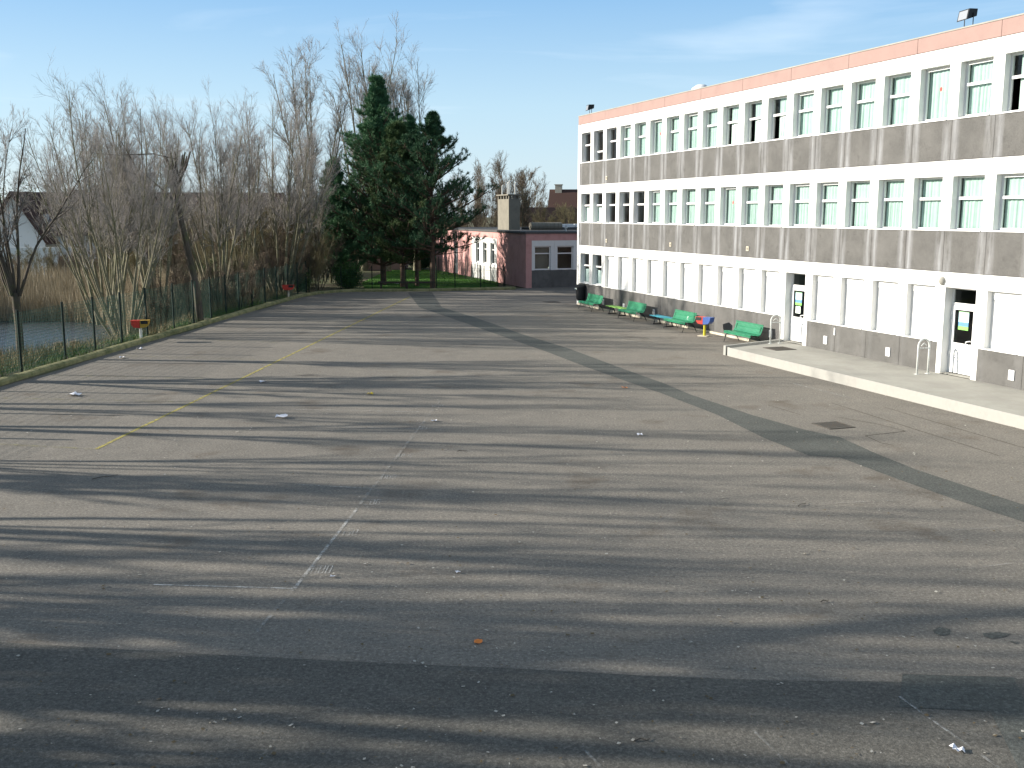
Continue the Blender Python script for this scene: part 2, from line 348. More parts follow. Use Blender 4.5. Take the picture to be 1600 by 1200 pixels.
def bare_tree(name, label, cat, loc, h, trunk_len, nb, ang, ratio, rs, rt=.2, up=.04, tw=M_twig, bk=M_bark, dens=1., group=None, lean=(0, 0), wander=.12, tmin=.3):
    o = empty(name, label, cat, loc, 0, group)
    S = np.array([[0, 0, -.4]]); P, Q = grow(S, np.array([[lean[0], lean[1], 1.]]), np.array([trunk_len]), np.array([rt]), 12, .035, .02, rs, .18)
    L0 = np.array([h*1.])
    S1, D1, L1, R1 = children(P, Q, L0, nb, tmin, 1., ang, ratio, .6, rs, .02, .45)
    P1, Q1 = grow(S1, D1, L1, R1, 9, wander*.6, up, rs, .2)
    S2, D2, L2, R2 = children(P1, Q1, L1, 9, .15, 1., 38, .45, .6, rs, .012, .4)
    P2, Q2 = grow(S2, D2, L2, R2, 6, wander, up, rs, .3)
    V, Fq = joinm([tubes(P, Q, 8), tubes(P1, Q1, 6), tubes(P2, Q2, 4)]); np_mesh('trunk', V, Fq, bk, o, True)
    S3, D3, L3, R3 = children(P2, Q2, L2, int(7*dens), .15, 1., 38, .5, .6, rs, .006, .3)
    P3, Q3 = grow(S3, D3, L3, R3, 4, wander*1.2, up, rs, .5)
    S4, D4, L4, R4 = children(P3, Q3, L3, 3, .2, 1., 36, .6, .7, rs, .0045, .3)
    P4, Q4 = grow(S4, D4, L4, R4, 3, wander*1.2, up, rs, .6)
    V, Fq = joinm([tubes(P3, Q3, 3), tubes(P4, Q4, 3)]); np_mesh('crown', V, Fq, tw, o)
    return o
def blades(C, D, L, W, rs):              # triangles: base centre C, direction D
    sd = nrm(np.cross(D, rs.normal(size=D.shape))); Wd = W[:, None]
    V = np.stack([C-sd*Wd/2, C+sd*Wd/2, C+D*L[:, None]], 1).reshape(-1, 3); return V, np.arange(len(V)).reshape(-1, 3)
def pine(name, label, loc, h, rad, base, rs, nm, nb=90, prof=1., rt=.2, droop=0., open_=0., group=None, shoots=14, nn=34, lean=0, nl=.17):
    o = empty(name, label, 'conifer tree', loc, 0, group)
    P, Q = grow(np.array([[0, 0, -.3]]), np.array([[lean, 0, 1.]]), np.array([h+.2]), np.array([rt]), 12, .012, .02, rs, .12)
    t = np.linspace(base/h, .985, nb); t = np.clip(t+rs.normal(0, .008, nb), base/h*.9, .99); x = t*11; i = np.minimum(x.astype(int), 10); fr = (x-i)[:, None]
    S = P[0, i]*(1-fr)+P[0, i+1]*fr; a = np.arange(nb)*2.4+rs.normal(0, .4, nb)
    u = (t-base/h)/(1-base/h)
    Lb = rad*np.clip((1-u)**prof*np.minimum(1, .45+u*3), .06, 1)*rs.uniform(.55, 1.12, nb)
    el = .1+.75*u-droop*(1-u)
    D = np.stack([np.cos(a), np.sin(a), el], 1)
    P1, Q1 = grow(S, D, Lb, .018+.016*Lb, 7, .06, .05, rs, .25)
    S2, D2, L2, R2 = children(P1, Q1, Lb, shoots, .12, 1., 50, .36, .5, rs, .008, .5)
    L2 = np.clip(L2, .3, 1.5); D2[:, 2] = np.abs(D2[:, 2])*.6+.12
    P2, Q2 = grow(S2, D2, L2, R2, 5, .08, .16, rs, .5)
    S3, D3, L3, R3 = children(P2, Q2, L2, 3, .25, 1., 45, .5, .6, rs, .006, .3); D3[:, 2] = np.abs(D3[:, 2])*.5+.2
    L3 = np.clip(L3, .15, .5); P3, Q3 = grow(S3, D3, L3, R3, 3, .08, .2, rs, .6)
    V, Fq = joinm([tubes(P, Q, 8), tubes(P1, Q1, 5), tubes(P2, Q2, 3)]); np_mesh('trunk', V, Fq, M_barkp, o, True)
    out = []
    for PP, cnt in ((P2, nn), (P3, int(nn*.7))):
        M, n, _ = PP.shape; keep = rs.uniform(size=M) > open_
        PP = PP[keep]; M = len(PP); idx = np.repeat(np.arange(M), cnt); tt = rs.uniform(.25, 1, len(idx))*(n-1); ii = np.minimum(tt.astype(int), n-2); f = (tt-ii)[:, None]
        C = PP[idx, ii]*(1-f)+PP[idx, ii+1]*f; T = nrm(PP[idx, ii+1]-PP[idx, ii]); Dn = nrm(T*.8+rs.normal(0, .55, C.shape))
        out.append(blades(C, Dn, rs.uniform(.7, 1.2, len(C))*nl, rs.uniform(.022, .042, len(C)), rs))
    V, Fq = joinm(out); np_mesh('crown', V, Fq, nm, o)
    return o
def leaf_bush(name, label, loc, rx, ry, rz_, rs, m, n=9000, ls=.07, group=None, cat='shrub'):
    o = empty(name, label, cat, loc, 0, group)
    k = 60; a = rs.uniform(0, 2*np.pi, k); e = np.stack([np.cos(a)*rs.uniform(.1, 1, k), np.sin(a)*rs.uniform(.1, 1, k), rs.uniform(.25, .95, k)], 1)
    P, Q = grow(np.zeros((k, 3)), e*np.array([rx, ry, rz_]), np.linalg.norm(e*np.array([rx, ry, rz_]), axis=1), np.full(k, .02), 5, .06, .03, rs, .3)
    V, Fq = tubes(P, Q, 4); np_mesh('stems', V, Fq, M_bark, o)
    cl = rs.randint(0, k, n); tt = rs.uniform(.35, 1, n)*4; i = np.minimum(tt.astype(int), 3); f = (tt-i)[:, None]
    C = P[cl, i]*(1-f)+P[cl, i+1]*f+rs.normal(0, .12, (n, 3))*min(rx, rz_)*.8; C[:, 2] = np.abs(C[:, 2])
    V, Fq = blades(C, nrm(rs.normal(size=(n, 3))+np.array([0, 0, .4])), rs.uniform(.7, 1.3, n)*ls*1.6, rs.uniform(.7, 1.3, n)*ls*.8, rs); np_mesh('foliage', V, Fq, m, o)
    return o
def copy_tree(o, loc, rz, sc, label, group=None):
    c = o.copy(); COL.objects.link(c); c.location = loc; c.rotation_euler = (0, 0, rz); c.scale = (sc, sc, sc); c['label'] = label
    if group: c['group'] = group
    for ch in list(o.children):
        d = ch.copy(); COL.objects.link(d); d.parent = c
    return c

# ------------------------------------------------------------------ the ground, the yard, the pond
def kx(y):                               # the kerb line on the left
    pts = [(-40, -16.8), (10, -15.6), (29.5, -15.05), (39, -14.45), (45, -14.0), (53.6, -13.45), (59.6, -13.0), (63.5, -12.7)]
    for (a, xa), (b, xb) in zip(pts, pts[1:]):
        if y <= b: return xa+(xb-xa)*(y-a)/(b-a)
    return -12.6
def hgt(x, y):
    e = ((x+26.5)/10.)**2+((y-45)/12.5)**2
    z = -.03
    k = kx(y)
    if x < k-.1 and -40 < y < 66: z = .10*min(1, (k-.1-x)/.5)
    if e < 1.35: z = min(z, -1.7+1.75*min(1, max(0, (e-.55)/.8))**.8)
    return z
xs = np.concatenate([[-1500, -600, -250, -120, -70, -50], np.arange(-44, -11, .8), [-8, 0, 20, 60, 150, 400, 1500]])
ys = np.concatenate([[-600, -200, -60, -20, 0, 10], np.arange(16, 80, 1.0), [90, 110, 150, 250, 500, 1500]])
V = [(x, y, hgt(x, y)+(random.uniform(-.03, .03) if -44 < x < kx(y)-1.2 else 0)) for y in ys for x in xs]; nx = len(xs)
Fg = [(j*nx+i, j*nx+i+1, (j+1)*nx+i+1, (j+1)*nx+i) for j in range(len(ys)-1) for i in range(nx-1)]
M_earth = mat('earth_and_grass', (.12, .105, .065), .95, [(.25, (.075, .10, .035), .42, .62), (1.4, (.16, .135, .085), .5, .72), (9, (.07, .055, .035), .52, .7)], bump=(8, .6, .08))
tag(MB().add(V, Fg).build('ground', M_earth), kind='structure')
tag(MB().sheet([(-42, 24), (-15.6, 24), (-15.6, 70), (-42, 70)], -.78).build('pond_water', M_water), kind='structure')
yard = [(kx(-39), -39), (60, -39), (60, 88), (.95+.946*30, 70+.324*30), (.95, 70.), (-.3, 68.6), (-3, 67.6), (-6.6, 66.9), (-10.8, 66.4), (-12.0, 65.6), (-12.6, 64.2)]
yard += [(kx(y), y) for y in (62, 59.6, 53.6, 45, 39, 29.5, 10)]
tag(MB().sheet(yard, 0).build('schoolyard', M_asph), kind='structure')
# darker strips and patches of newer asphalt
def wob(pts, amp=.05, step=.8):
    out = []
    for a, b in zip(pts, pts[1:]+pts[:1]):
        n = max(1, int(math.dist(a, b)/step))
        for i in range(n):
            t = i/n; out.append((a[0]+(b[0]-a[0])*t+(random.uniform(-amp, amp) if i else 0), a[1]+(b[1]-a[1])*t+(random.uniform(-amp, amp) if i else 0)))
    return out
Lft = [g(*p) for p in [(637, 456.5), (655, 480), (710, 499), (770, 520), (855, 550), (920, 575), (1005, 605), (1029, 613), (1120, 648), (1195, 685), (1264, 712), (1312, 715), (1403, 749), (1493, 781), (1600, 816), (1800, 905)]]
Rgt = [g(*p) for p in [(1800, 862), (1600, 789), (1520, 763), (1429, 733), (1365, 707), (1312, 683), (1259, 672), (1173, 648), (1077, 616), (1040, 600), (970, 575), (890, 545), (815, 522), (745, 497), (690, 480), (675, 456.5)]]
tag(MB().sheet([(x, y) for x, y in Lft+Rgt], .004).build('asphalt_strip', M_asph2), kind='structure')
def sheet3(poly, z): return MB().sheet(poly, z)
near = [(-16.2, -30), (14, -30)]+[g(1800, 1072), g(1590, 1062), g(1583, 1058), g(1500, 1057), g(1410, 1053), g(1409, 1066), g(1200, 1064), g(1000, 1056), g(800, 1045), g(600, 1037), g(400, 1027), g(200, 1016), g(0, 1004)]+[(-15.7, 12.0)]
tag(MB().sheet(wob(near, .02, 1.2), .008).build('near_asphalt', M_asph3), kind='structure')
pt = [g(1409, 1054), g(1584, 1059), g(1650, 1250), g(1590, 1205), g(1545, 1112), g(1500, 1118), g(1405, 1100)]
tag(MB().sheet([g(1410, 1055), g(1405, 1106), g(1547, 1113), g(1640, 1300), g(1700, 1300), g(1583, 1060)][::-1], .012).build('asphalt_patch', M_asph2), kind='structure')
for k, q in enumerate([[(1458, 985), (1468, 980), (1485, 984), (1484, 992), (1470, 994), (1460, 990)], [(1535, 990), (1560, 988), (1580, 991), (1568, 996), (1550, 999), (1538, 995)], [(1575, 1002), (1592, 1004), (1588, 1007)]]):
    tag(MB().sheet([g(*p) for p in q][::-1], .006).build('asphalt_patch', M_asph2), kind='structure')

# painted lines
def strip(mb, a, b, wd, z=.010):
    a = Vector((*a, z)); b = Vector((*b, z)); t = (b-a).normalized(); s = Vector((-t.y, t.x, 0))*wd/2
    mb.add([a-s, b-s, b+s, a+s], [(0, 1, 2, 3)])
def lines(name, m, segs, z=.006):
    mb = MB()
    for i, (a, b, wd) in enumerate(segs): strip(mb, g(*a), g(*b), wd, z+.0007*i)
    tag(mb.build(name, m), kind='structure')
lines('yellow_line', M_ly, [((150, 702), (640, 464), .09)])
lines('yellow_line', M_ly2, [((148, 702), (-40, 692), .07), ((285, 628), (0, 622), .07), ((345, 592), (60, 586), .06), ((410, 562), (190, 556), .06), ((460, 536), (290, 530), .06), ((560, 505), (470, 503), .06)])
lines('white_line', M_lw, [((460, 920), (560, 792), .05), ((458, 920), (240, 914), .04), ((589, 764), (455, 757), .03), ((665, 671), (480, 666), .03), ((655, 644), (450, 640), .03)])
lines('white_line', M_lw, [((1405, 1090), (1480, 1144), .02), ((1240, 600), (1330, 622), .04)], .0128)
lines('white_line', M_lw2, [((560, 792), (688, 626), .06), ((458, 922), (400, 990), .05), ((800, 490), (1060, 552), .06), ((1075, 556), (1250, 600), .05), ((1405, 1090), (1565, 1205), .035), ((1163, 1130), (1245, 1210), .03), ((910, 1170), (942, 1205), .03),
      ((1490, 893), (1600, 879), .04), ((1180, 793), (1420, 782), .03), ((1490, 830), (1600, 822), .03), ((1330, 612), (1600, 680), .03), ((1350, 628), (1300, 618), .05), ((1378, 646), (1392, 650), .08), ((1316, 629), (1328, 632), .08), ((1520, 686), (1540, 691), .07), ((900, 470), (1010, 480), .04)], .0135)
# worn stencil marks beside the white line
mb = MB()
for (x, y), sc in (((503, 890), 1.), ((545, 832), .9), ((582, 785), .85), ((608, 745), .8), ((634, 711), .75), ((665, 668), .7), ((684, 634), .6)):
    cx, cy = g(x, y)
    for k in range(3):
        x0 = cx+(k-1)*.10; q = [(x0-.03, cy-.16), (x0+.03, cy-.16), (x0+.03, cy+.16), (x0-.03, cy+.16)]
        for a, b in zip(q, q[1:]+q[:1]):
            if random.random() < .85: strip(mb, a, b, .016, .006+.0004*k+random.uniform(0, .0015))
tag(mb.build('number_stencils', M_lw), kind='structure')
# straight saw cuts and cracks
mb = MB()
for q in ([(1200, 633), (1250, 648)], [(1300, 630), (1560, 712)], [(1352, 681), (1376, 692), (1392, 695)], [(1310, 652), (1372, 663), (1415, 674)], [(1415, 674), (1352, 681)], [(1380, 636), (1600, 700)], [(880, 1196), (905, 1160)]):
    for a, b in zip(q, q[1:]): strip(mb, g(*a), g(*b), .02, .0052+random.uniform(0, .001))
tag(mb.build('crack', mat('crack_dirt', (.045, .038, .028), .95)), kind='structure')

# kerb on the left, round-topped stones laid end to end
mb = MB(); rk = random.Random(3)
yk = list(np.arange(-20, 63, 1.0)); prev = None
path = [(kx(y)-.16, y) for y in yk]+[(-12.55, 63.6), (-12.2, 64.9), (-11.4, 66.0), (-10.4, 66.6)]+[(x, 66.75+(x+10)*.08) for x in np.arange(-9.4, -5.2, 1)]+[(x, 67.2+(x+5.2)*.27) for x in np.arange(-4.8, .4, 1)]
prof = [(-.16, -.05), (-.16, .10), (-.11, .165), (0, .185), (.11, .165), (.16, .10), (.16, -.05)]
for i, (a, b) in enumerate(zip(path, path[1:])):
    A = Vector((*a, 0)); B = Vector((*b, 0)); t = (B-A).normalized(); s = Vector((t.y, -t.x, 0)); dz = rk.uniform(-.012, .012); A = A+t*.008
    vs = [E+s*p[0]*(1+rk.uniform(-.03, .03))+Vector((0, 0, p[1]+dz)) for E in (A, B) for p in prof]; m = len(prof)
    mb.add(vs, [(k, k+1, m+k+1, m+k) for k in range(m-1)]+[tuple(range(m))[::-1], tuple(range(m, 2*m))])
tag(mb.build('kerb', M_moss, smooth=False), kind='structure')

# lawn behind the far fence
lawn = [(-9.6, 67.3), (-5, 67.8), (-.9, 69.2), (-1.0, 75.4), (-6.9, 92.6), (-11, 92), (-11, 75)]
tag(MB().sheet(lawn, .03).build('lawn', mat('lawn_turf', (.06, .15, .02), .95, [(.6, (.04, .09, .02), .45, .65), (3, (.10, .17, .04), .5, .75)], bump=(20, .6, .05))), kind='structure')
rs = np.random.RandomState(5)
def scatter(poly, n, rs):
    p = np.array(poly); lo, hi = p.min(0), p.max(0); q = rs.uniform(lo, hi, (n, 2)); ins = np.zeros(n, bool); j = len(p)-1
    for i in range(len(p)):
        c = ((p[i, 1] > q[:, 1]) != (p[j, 1] > q[:, 1])) & (q[:, 0] < (p[j, 0]-p[i, 0])*(q[:, 1]-p[i, 1])/(p[j, 1]-p[i, 1]+1e-9)+p[i, 0]); ins ^= c; j = i
    return q[ins]
def grass(name, label, q, z, L, W, m, rs, cat='grass', spread=.35):
    C = np.concatenate([q, z[:, None]], 1); D = nrm(rs.normal(0, spread, C.shape)*np.array([1, 1, .2])+np.array([0, 0, 1])); n = len(C)
    V, Fq = blades(C, D, rs.uniform(.5, 1.2, n)*L, rs.uniform(.7, 1.3, n)*W, rs); o = np_mesh(name, V, Fq, m); tag(o, label, cat, None, 'stuff'); return o
q = scatter(lawn, 60000, rs); grass('lawn_grass', 'short bright green lawn beyond the far fence', q, np.full(len(q), .03), .07, .02, M_lawnb, rs)
hv = np.vectorize(hgt)
verge = [(kx(y)-.35, y) for y in range(12, 64, 3)]+[(kx(y)-2.6, y) for y in range(63, 11, -3)]
q = scatter(verge, 52000, rs); keep = (1.3*np.sin(q[:, 1]*1.1+q[:, 0]*2)+np.sin(q[:, 1]*.37+1)+np.sin(q[:, 1]*3.7-q[:, 0]*5)+rs.normal(0, .6, len(q))) > -.3; q = q[keep]
kk = np.array([kx(y) for y in q[:, 1]])
q = q[(kk-q[:, 0]) < rs.uniform(.3, 2.2, len(q))]; grass('verge_grass', 'green grass tufts growing between the mossy kerb and the wire fence', q, hv(q[:, 0], q[:, 1]), .24, .02, M_grass, rs)
v2 = [(kx(y)-1.0, y) for y in range(26, 66, 3)]+[(kx(y)-5.0, y) for y in range(65, 25, -3)]
q = scatter(v2, 26000, rs); zz = hv(q[:, 0], q[:, 1]); q = q[zz > -.8]; grass('dry_grass', 'straw coloured dry grass behind the wire fence', q, hv(q[:, 0], q[:, 1]), .5, .02, M_drygrass, rs)
# reeds round the far side of the pond
a = rs.uniform(.35, 2.75, 42000); rr = rs.uniform(.86, 1.32, 42000); q = np.stack([-26.5+10*rr*np.cos(a), 45+12.5*rr*np.sin(a)], 1); q = q[(q[:, 0] < -16.2)]
a = rs.uniform(2.6, 3.6, 9000); rr = rs.uniform(.86, 1.2, 9000); q = np.concatenate([q, np.stack([-26.5+10*rr*np.cos(a), 45+12.5*rr*np.sin(a)], 1)])
grass('reed_bed', 'tan dry reeds standing round the far edge of the pond', q, hv(q[:, 0], q[:, 1])-.05, 1.9, .035, M_reed, rs, 'reeds', .14)

# ------------------------------------------------------------------ the school building (local x along the front, y into the building)
school = empty('school_building', 'long three storey school with white window bands, dark stone panels and a pink parapet', 'school building', P0, FA)
K0, K1 = 0, 27; J = lambda k: k*1.65-.10
SEND = J(K1)
white = MB(); darks = [MB() for _ in range(5)]; pink = MB()
OP = .20, 1.43                           # opening inside each module
levels = [(.28, 2.86, 3.295), (4.50, 6.08, 6.535), (7.70, 9.29, 9.755)]
DOORS = (12, 17)
for k in range(K0, K1):
    j0 = J(k)+.006; j1 = J(k+1)-.006; a = J(k)+OP[0]; b = J(k)+OP[1]
    for li, (zb, zt, ze) in enumerate(levels):
        zb2 = zb if li else (.0 if k in DOORS else 1.19)
        white.box(j0, a, 0, .34, zb2, zt); white.box(b, j1, 0, .34, zb2, zt); white.box(j0, j1, 0, .34, zt, ze)
    if k not in DOORS: darks[sum(k > q for q in DOORS)].box(j0, j1, 0, .30, 0, 1.18)
    darks[3].box(j0, j1, .004, .30, 3.31, 4.49); darks[4].box(j0, j1, .004, .30, 6.55, 7.69)
white.box(-.34, J(0)-.012, -.02, .30, 0, 9.755)
for q in range(0, K1+1, 2):
    x0 = J(q) if q else -.34; x1 = min(J(q+2), SEND)
    if x1 > x0: pink.box(x0+.008, x1-.008, -.012, .34, 9.77, 10.20)
white.build('wall', M_white, school); [m_.build('stone_panels', M_stone, school) for m_ in darks]; pink.build('parapet', M_pink, school)
MB().box(-.36, SEND+.02, -.03, .40, 10.205, 10.245).build('coping', M_conc, school)
core = MB()                              # floors, partitions, back and end walls, roof
core.box(-.30, SEND, .345, 11, 3.12, 3.29); core.box(-.30, SEND, .345, 11, 6.36, 6.53); core.box(-.30, SEND, .345, 11, 9.6, 9.75)
core.box(-.30, SEND, 6.5, 6.65, 0, 9.6)
for x in (6.4, 13., 19.6, 26.2, 32.8, 39.4): core.box(x-.05, x+.05, .345, 6.5, 0, 9.6)
core.build('inner_walls', M_dark, school)
MB().box(-.34, -.302, .31, 11.3, 0, 10.2).box(-.30, SEND, 11.002, 11.3, 0, 10.2).box(SEND+.004, SEND+.3, 0, 11.3, 0, 10.2).build('end_walls', M_pink, school)
MB().box(-.30, SEND, .345, 11, 9.76, 9.95).build('roof', M_roof, school)
MB().box(-.1, 19.72, -.07, -.004, -.02, .09).build('footing', M_cream, school)

def wavy(x0, x1, y, z0, z1, rs):
    n = 26; mb = MB(); xs_ = np.linspace(x0, x1, n); ph = rs.uniform(0, 6); fq = rs.uniform(34, 44)
    yy = [y+.025*math.sin(x*fq+ph)+.012*math.sin(x*fq*.43+ph*2) for x in xs_]
    mb.add([(x, v, z0) for x, v in zip(xs_, yy)]+[(x, v*.5+y*.5, z1) for x, v in zip(xs_, yy)], [(i, i+1, n+i+1, n+i) for i in range(n-1)]); return mb
rsw = np.random.RandomState(21)
def window(k, li, kind, cov, side=0):
    """kind: transom | low | single | thick | open ; cov = share of the opening a curtain covers"""
    a = J(k)+OP[0]+.004; b = J(k)+OP[1]-.004; zb, zt = levels[li][0], levels[li][1]
    if li == 0: zb = 1.22
    zb += .004; zt -= .004
    mb = MB(); t = .055 if kind not in ('thick', 'single') else .085; y0, y1 = .20, .26
    if kind in ('thick', 'single'): zt_in = zt-t
    mb.box(a, a+t, y0, y1, zb, zt); mb.box(b-t, b, y0, y1, zb, zt); mb.box(a+t, b-t, y0, y1, zb, zb+t+.02); mb.box(a+t, b-t, y0, y1, zt-t, zt)
    zm = zb+(zt-zb)*(.60 if kind != 'low' else .33)
    if kind != 'single': mb.box(a+t, b-t, y0-.01, y1, zm-.04, zm+.04)
    mb.box(a-.0, b+.0, -.03, .198, zb-.002, zb+.035)                # sill
    w_ = mb.build('window', M_frame, school)
    gl = MB()
    if kind == 'open':
        gl.box(a+t, b-t, .228, .234, zm+.04, zt-t)
        c = MB(); c0 = a+.42; c.box(c0, c0+.045, .30, .34, zb+.1, zm-.05); c.box(c0+.045, b-.1, .30, .34, zb+.1, zb+.15); c.box(c0+.045, b-.1, .30, .34, zm-.10, zm-.05); c.build('casement', M_frame, w_)
    elif kind == 'single': gl.box(a+t, b-t, .228, .234, zb+t+.02, zt-t)
    else: gl.box(a+t, b-t, .228, .234, zb+t+.02, zm-.04).box(a+t, b-t, .229, .235, zm+.04, zt-t)
    gl.build('glass', M_glass, w_)
    if cov > 0:
        cov = min(.98, cov+.36)
        c0 = a+.02+(b-a)*(1-cov) if side == 0 else a+.02; c1 = b-.02 if side == 0 else a+(b-a)*cov
        wavy(c0, c1, .33, zb+.02, zt+.02, rsw).build('curtain', M_curtain, w_)
        if kind != 'open' and rsw.uniform() < .4 and cov < .95: wavy(a+.01, a+(b-a)*rsw.uniform(.08, .2), .36, zb+.02, zt+.02, rsw).build('curtain', M_curtain, w_)
    return w_
top = {0: ('transom', 0), 1: ('low', 0), 2: ('transom', 0), 3: ('thick', .62), 4: ('transom', .8), 5: ('single', .9), 6: ('transom', .62), 7: ('thick', .7), 8: ('transom', .72), 9: ('open', .5), 10: ('open', .45),
       11: ('open', .4), 12: ('thick', .95), 13: ('transom', .8), 14: ('transom', .85), 15: ('transom', .82), 16: ('single', .96), 17: ('thick', .8), 18: ('open', .45)}
mid = {0: ('transom', -1), 1: ('transom', -1), 2: ('transom', 0), 3: ('transom', 0), 4: ('transom', 0), 5: ('thick', .6), 6: ('transom', .66), 7: ('transom', .7), 8: ('transom', .72), 9: ('single', .8), 10: ('transom', .75),
       11: ('transom', .62), 12: ('thick', .75), 13: ('thick', .8), 14: ('transom', .78), 15: ('transom', .74), 16: ('transom', .7), 17: ('transom', .74), 18: ('thick', .7)}
def blind(k, li, w_, frac=.55):
    a = J(k)+OP[0]+.03; b = J(k)+OP[1]-.03; zb = 1.24 if li == 0 else levels[li][0]+.02; zt = levels[li][1]
    MB().box(a, b, .30, .31, zb, zb+(zt-zb)*frac*.95).build('blind', M_blind, w_)
for k in range(K0, K1-1):
    for li, dct in ((2, top), (1, mid)):
        kind, cov = dct.get(k, ('transom', float(rsw.uniform(.55, .95))))
        w_ = window(k, li, kind, max(cov, 0))
        if cov < 0: blind(k, li, w_)
        if (li, k) in ((2, 5), (1, 9), (2, 16)):
            xc = J(k)+.85; zc = levels[li][0]+.95
            MB().add([(xc+.05*math.cos(q*math.pi/6), .224, zc+.07*math.sin(q*math.pi/6)) for q in range(12)], [tuple(range(12))]).build('sticker', M_rdot, w_)
            if k == 16: MB().box(xc+.13, xc+.19, .222, .225, zc-.1, zc).build('sticker', M_blind, w_)
for k in (0, 1): blind(k, 0, window(k, 0, 'transom', 0), .5)
for k in range(2, K1-1):                 # closed white roller shutters
    if k in DOORS: continue
    a = J(k)+OP[0]+.004; b = J(k)+OP[1]-.004
    s = MB(); s.box(a, b, .195, .235, 1.225, 2.60)
    o = s.build('shutter', M_frame, school)
    MB().box(a, b, .18, .234, 2.612, 2.855).build('shutter_box', M_frame, o)
    MB().box(a, b, -.03, .193, 1.196, 1.222).build('sill', M_white, o)
# doors
def door(k, sideglass):
    a = J(k)+OP[0]+.004; b = J(k)+OP[1]-.004; z0 = .30; y0, y1 = .27, .33
    fr = MB(); fr.box(a, a+.06, y0, y1, z0, 2.855).box(b-.06, b, y0, y1, z0, 2.855).box(a+.06, b-.06, y0, y1, 2.80, 2.855).box(a+.06, b-.06, y0, y1, 2.33, 2.40)
    d_ = fr.build('door_frame', M_frame, school)
    MB().box(a+.06, b-.06, .295, .301, 2.40, 2.80).build('glass', M_glass, d_)
    l0, l1 = a+.065, b-.20
    lf = MB(); y0, y1 = .255, .295; lf.box(l0, l1, y0, y1, z0+.02, 1.22).box(l0, l0+.10, y0, y1, 1.22, 2.32).box(l1-.12, l1, y0, y1, 1.22, 2.32).box(l0+.10, l1-.12, y0, y1, 2.20, 2.32)
    leaf = lf.build('door', M_frame, school)
    MB().box(l0+.10, l1-.12, .272, .278, 1.22, 2.20).build('glass', M_glass, leaf)
    MB().tube([(l1-.10, .255, 1.30), (l1-.11, .19, 1.33), (l1-.24, .17, 1.30), (l1-.30, .19, 1.12), (l1-.30, .25, 1.08)], .016, 8).build('handle', M_frame, leaf)
    for z in (2.1, 1.85, .9): MB().tube([(l0-.01, .24, z-.05), (l0-.01, .24, z+.05)], .02, 8).build('hinge', M_frame, leaf)
    sb = MB().box(l1+.01, b-.065, .27, .30, z0+.02, 2.32); sb.build('side_panel', M_frame, school)
    if sideglass: MB().box(l1+.04, l1+.075, .262, .269, 1.25, 2.3).build('glass_slot', M_black, school)
    MB().box(a+.0, b-.0, .0, .254, .286, .299).build('threshold', M_conc, school)
    return leaf, l0, l1
leaf, l0, l1 = door(12, False)
MB().box(l0+.22, l0+.62, .262, .268, 1.66, 2.14).build('poster', M_poster, leaf); MB().box(l0+.26, l0+.56, .262, .268, 1.36, 1.62).build('notice', M_sticker, leaf)
leaf, l0, l1 = door(17, True)
p_ = MB().box(l0+.26, l0+.66, .262, .268, 1.62, 2.16).build('poster', M_poster, leaf)
# vents and plates on the stone panels
for s_, z_ in ((3.3, .42), (5.85, .40), (9.2, .40), (19.05, .46), (22.5, .62), (25.8, .62), (30.9, .62)):
    v_ = MB().box(s_-.10, s_+.10, -.03, -.002, z_-.14, z_+.14).build('vent', M_frame, school)
    m2 = MB()
    for q in range(4): m2.box(s_-.07, s_+.07, -.034, -.031, z_-.09+q*.05, z_-.075+q*.05)
    m2.build('vent_slots', M_dark, v_)
for s_, z_ in ((3.5, 6.82), (3.6, 3.62), (10.7, 3.62), (17.2, 3.64)):
    v_ = MB().box(s_-.09, s_+.09, -.025, .003, z_-.09, z_+.09).build('vent', M_cream, school)
    MB().box(s_-.05, s_+.05, -.029, -.026, z_-.05, z_+.05).build('vent_slots', M_beige, v_)
MB().box(23.0-.03, 23.03, -.03, -.002, .85, 1.1).build('vent_pipe', M_frame, school)
MB().lathe([(.05, 9.95), (.5, 9.95), (.5, 10.35), (.42, 10.6), (.2, 10.75), (.02, 10.78)], 10.2, 1.6, 20).build('roof_dome', M_frame, school, smooth=True)
# platform along the wall
E0, E1 = (19.75, 0), (20.9, -2.97)
plat = MB().prism([(E0[0], -.003), (E1[0], -2.97), (SEND, -2.97), (SEND, -.003)], -.05, .27).build('platform', M_conc, None, P0, FA); tag(plat, kind='structure')
cb = MB().prism([(E1[0]-.004, -2.974), (E1[0]+.25, -3.03), (SEND, -3.03), (SEND, -2.974)], -.05, .305)
cb.prism([(E0[0]-.02, -.01), (E1[0]-.18, -3.03), (E1[0]-.02, -3.03), (E0[0]+.13, -.01)], -.05, .345)
tag(cb.build('platform_kerb', M_curb, None, P0, FA, bevel=.012), kind='structure')

# two white hoop rails by the doors
def hoop(s, n0, n1, label):
    o = empty('hoop_rail', label, 'railing', L2W(s, 0, .27), FA, 'white hoop rails beside the doors'); r = (n0-n1)/2; c = -(n0+n1)/2
    pts = [(0, c-r, 0), (0, c-r, .85)]+[(0, c-r*math.cos(q), .85+r*math.sin(q)) for q in np.linspace(.2, math.pi-.2, 9)]+[(0, c+r, .85), (0, c+r, 0)]
    MB().tube(pts, .028, 10).build('hoop', M_greywhite, o, smooth=True)
    MB().tube([(0, c-r*.8, .78), (0, c+r*.8, .78)], .018, 8).tube([(0, c-r*.5, .85), (0, c, .93), (0, c+r*.5, .85)], .016, 8).build('crosspiece', M_greywhite, o)
    for y in (c-r, c+r): MB().box(-.06, .06, y-.06, y+.06, 0, .012).build('base_plate', M_greywhite, o)
hoop(20.35, .85, .45, 'white tubular hoop rail at the head of the platform by the far door')
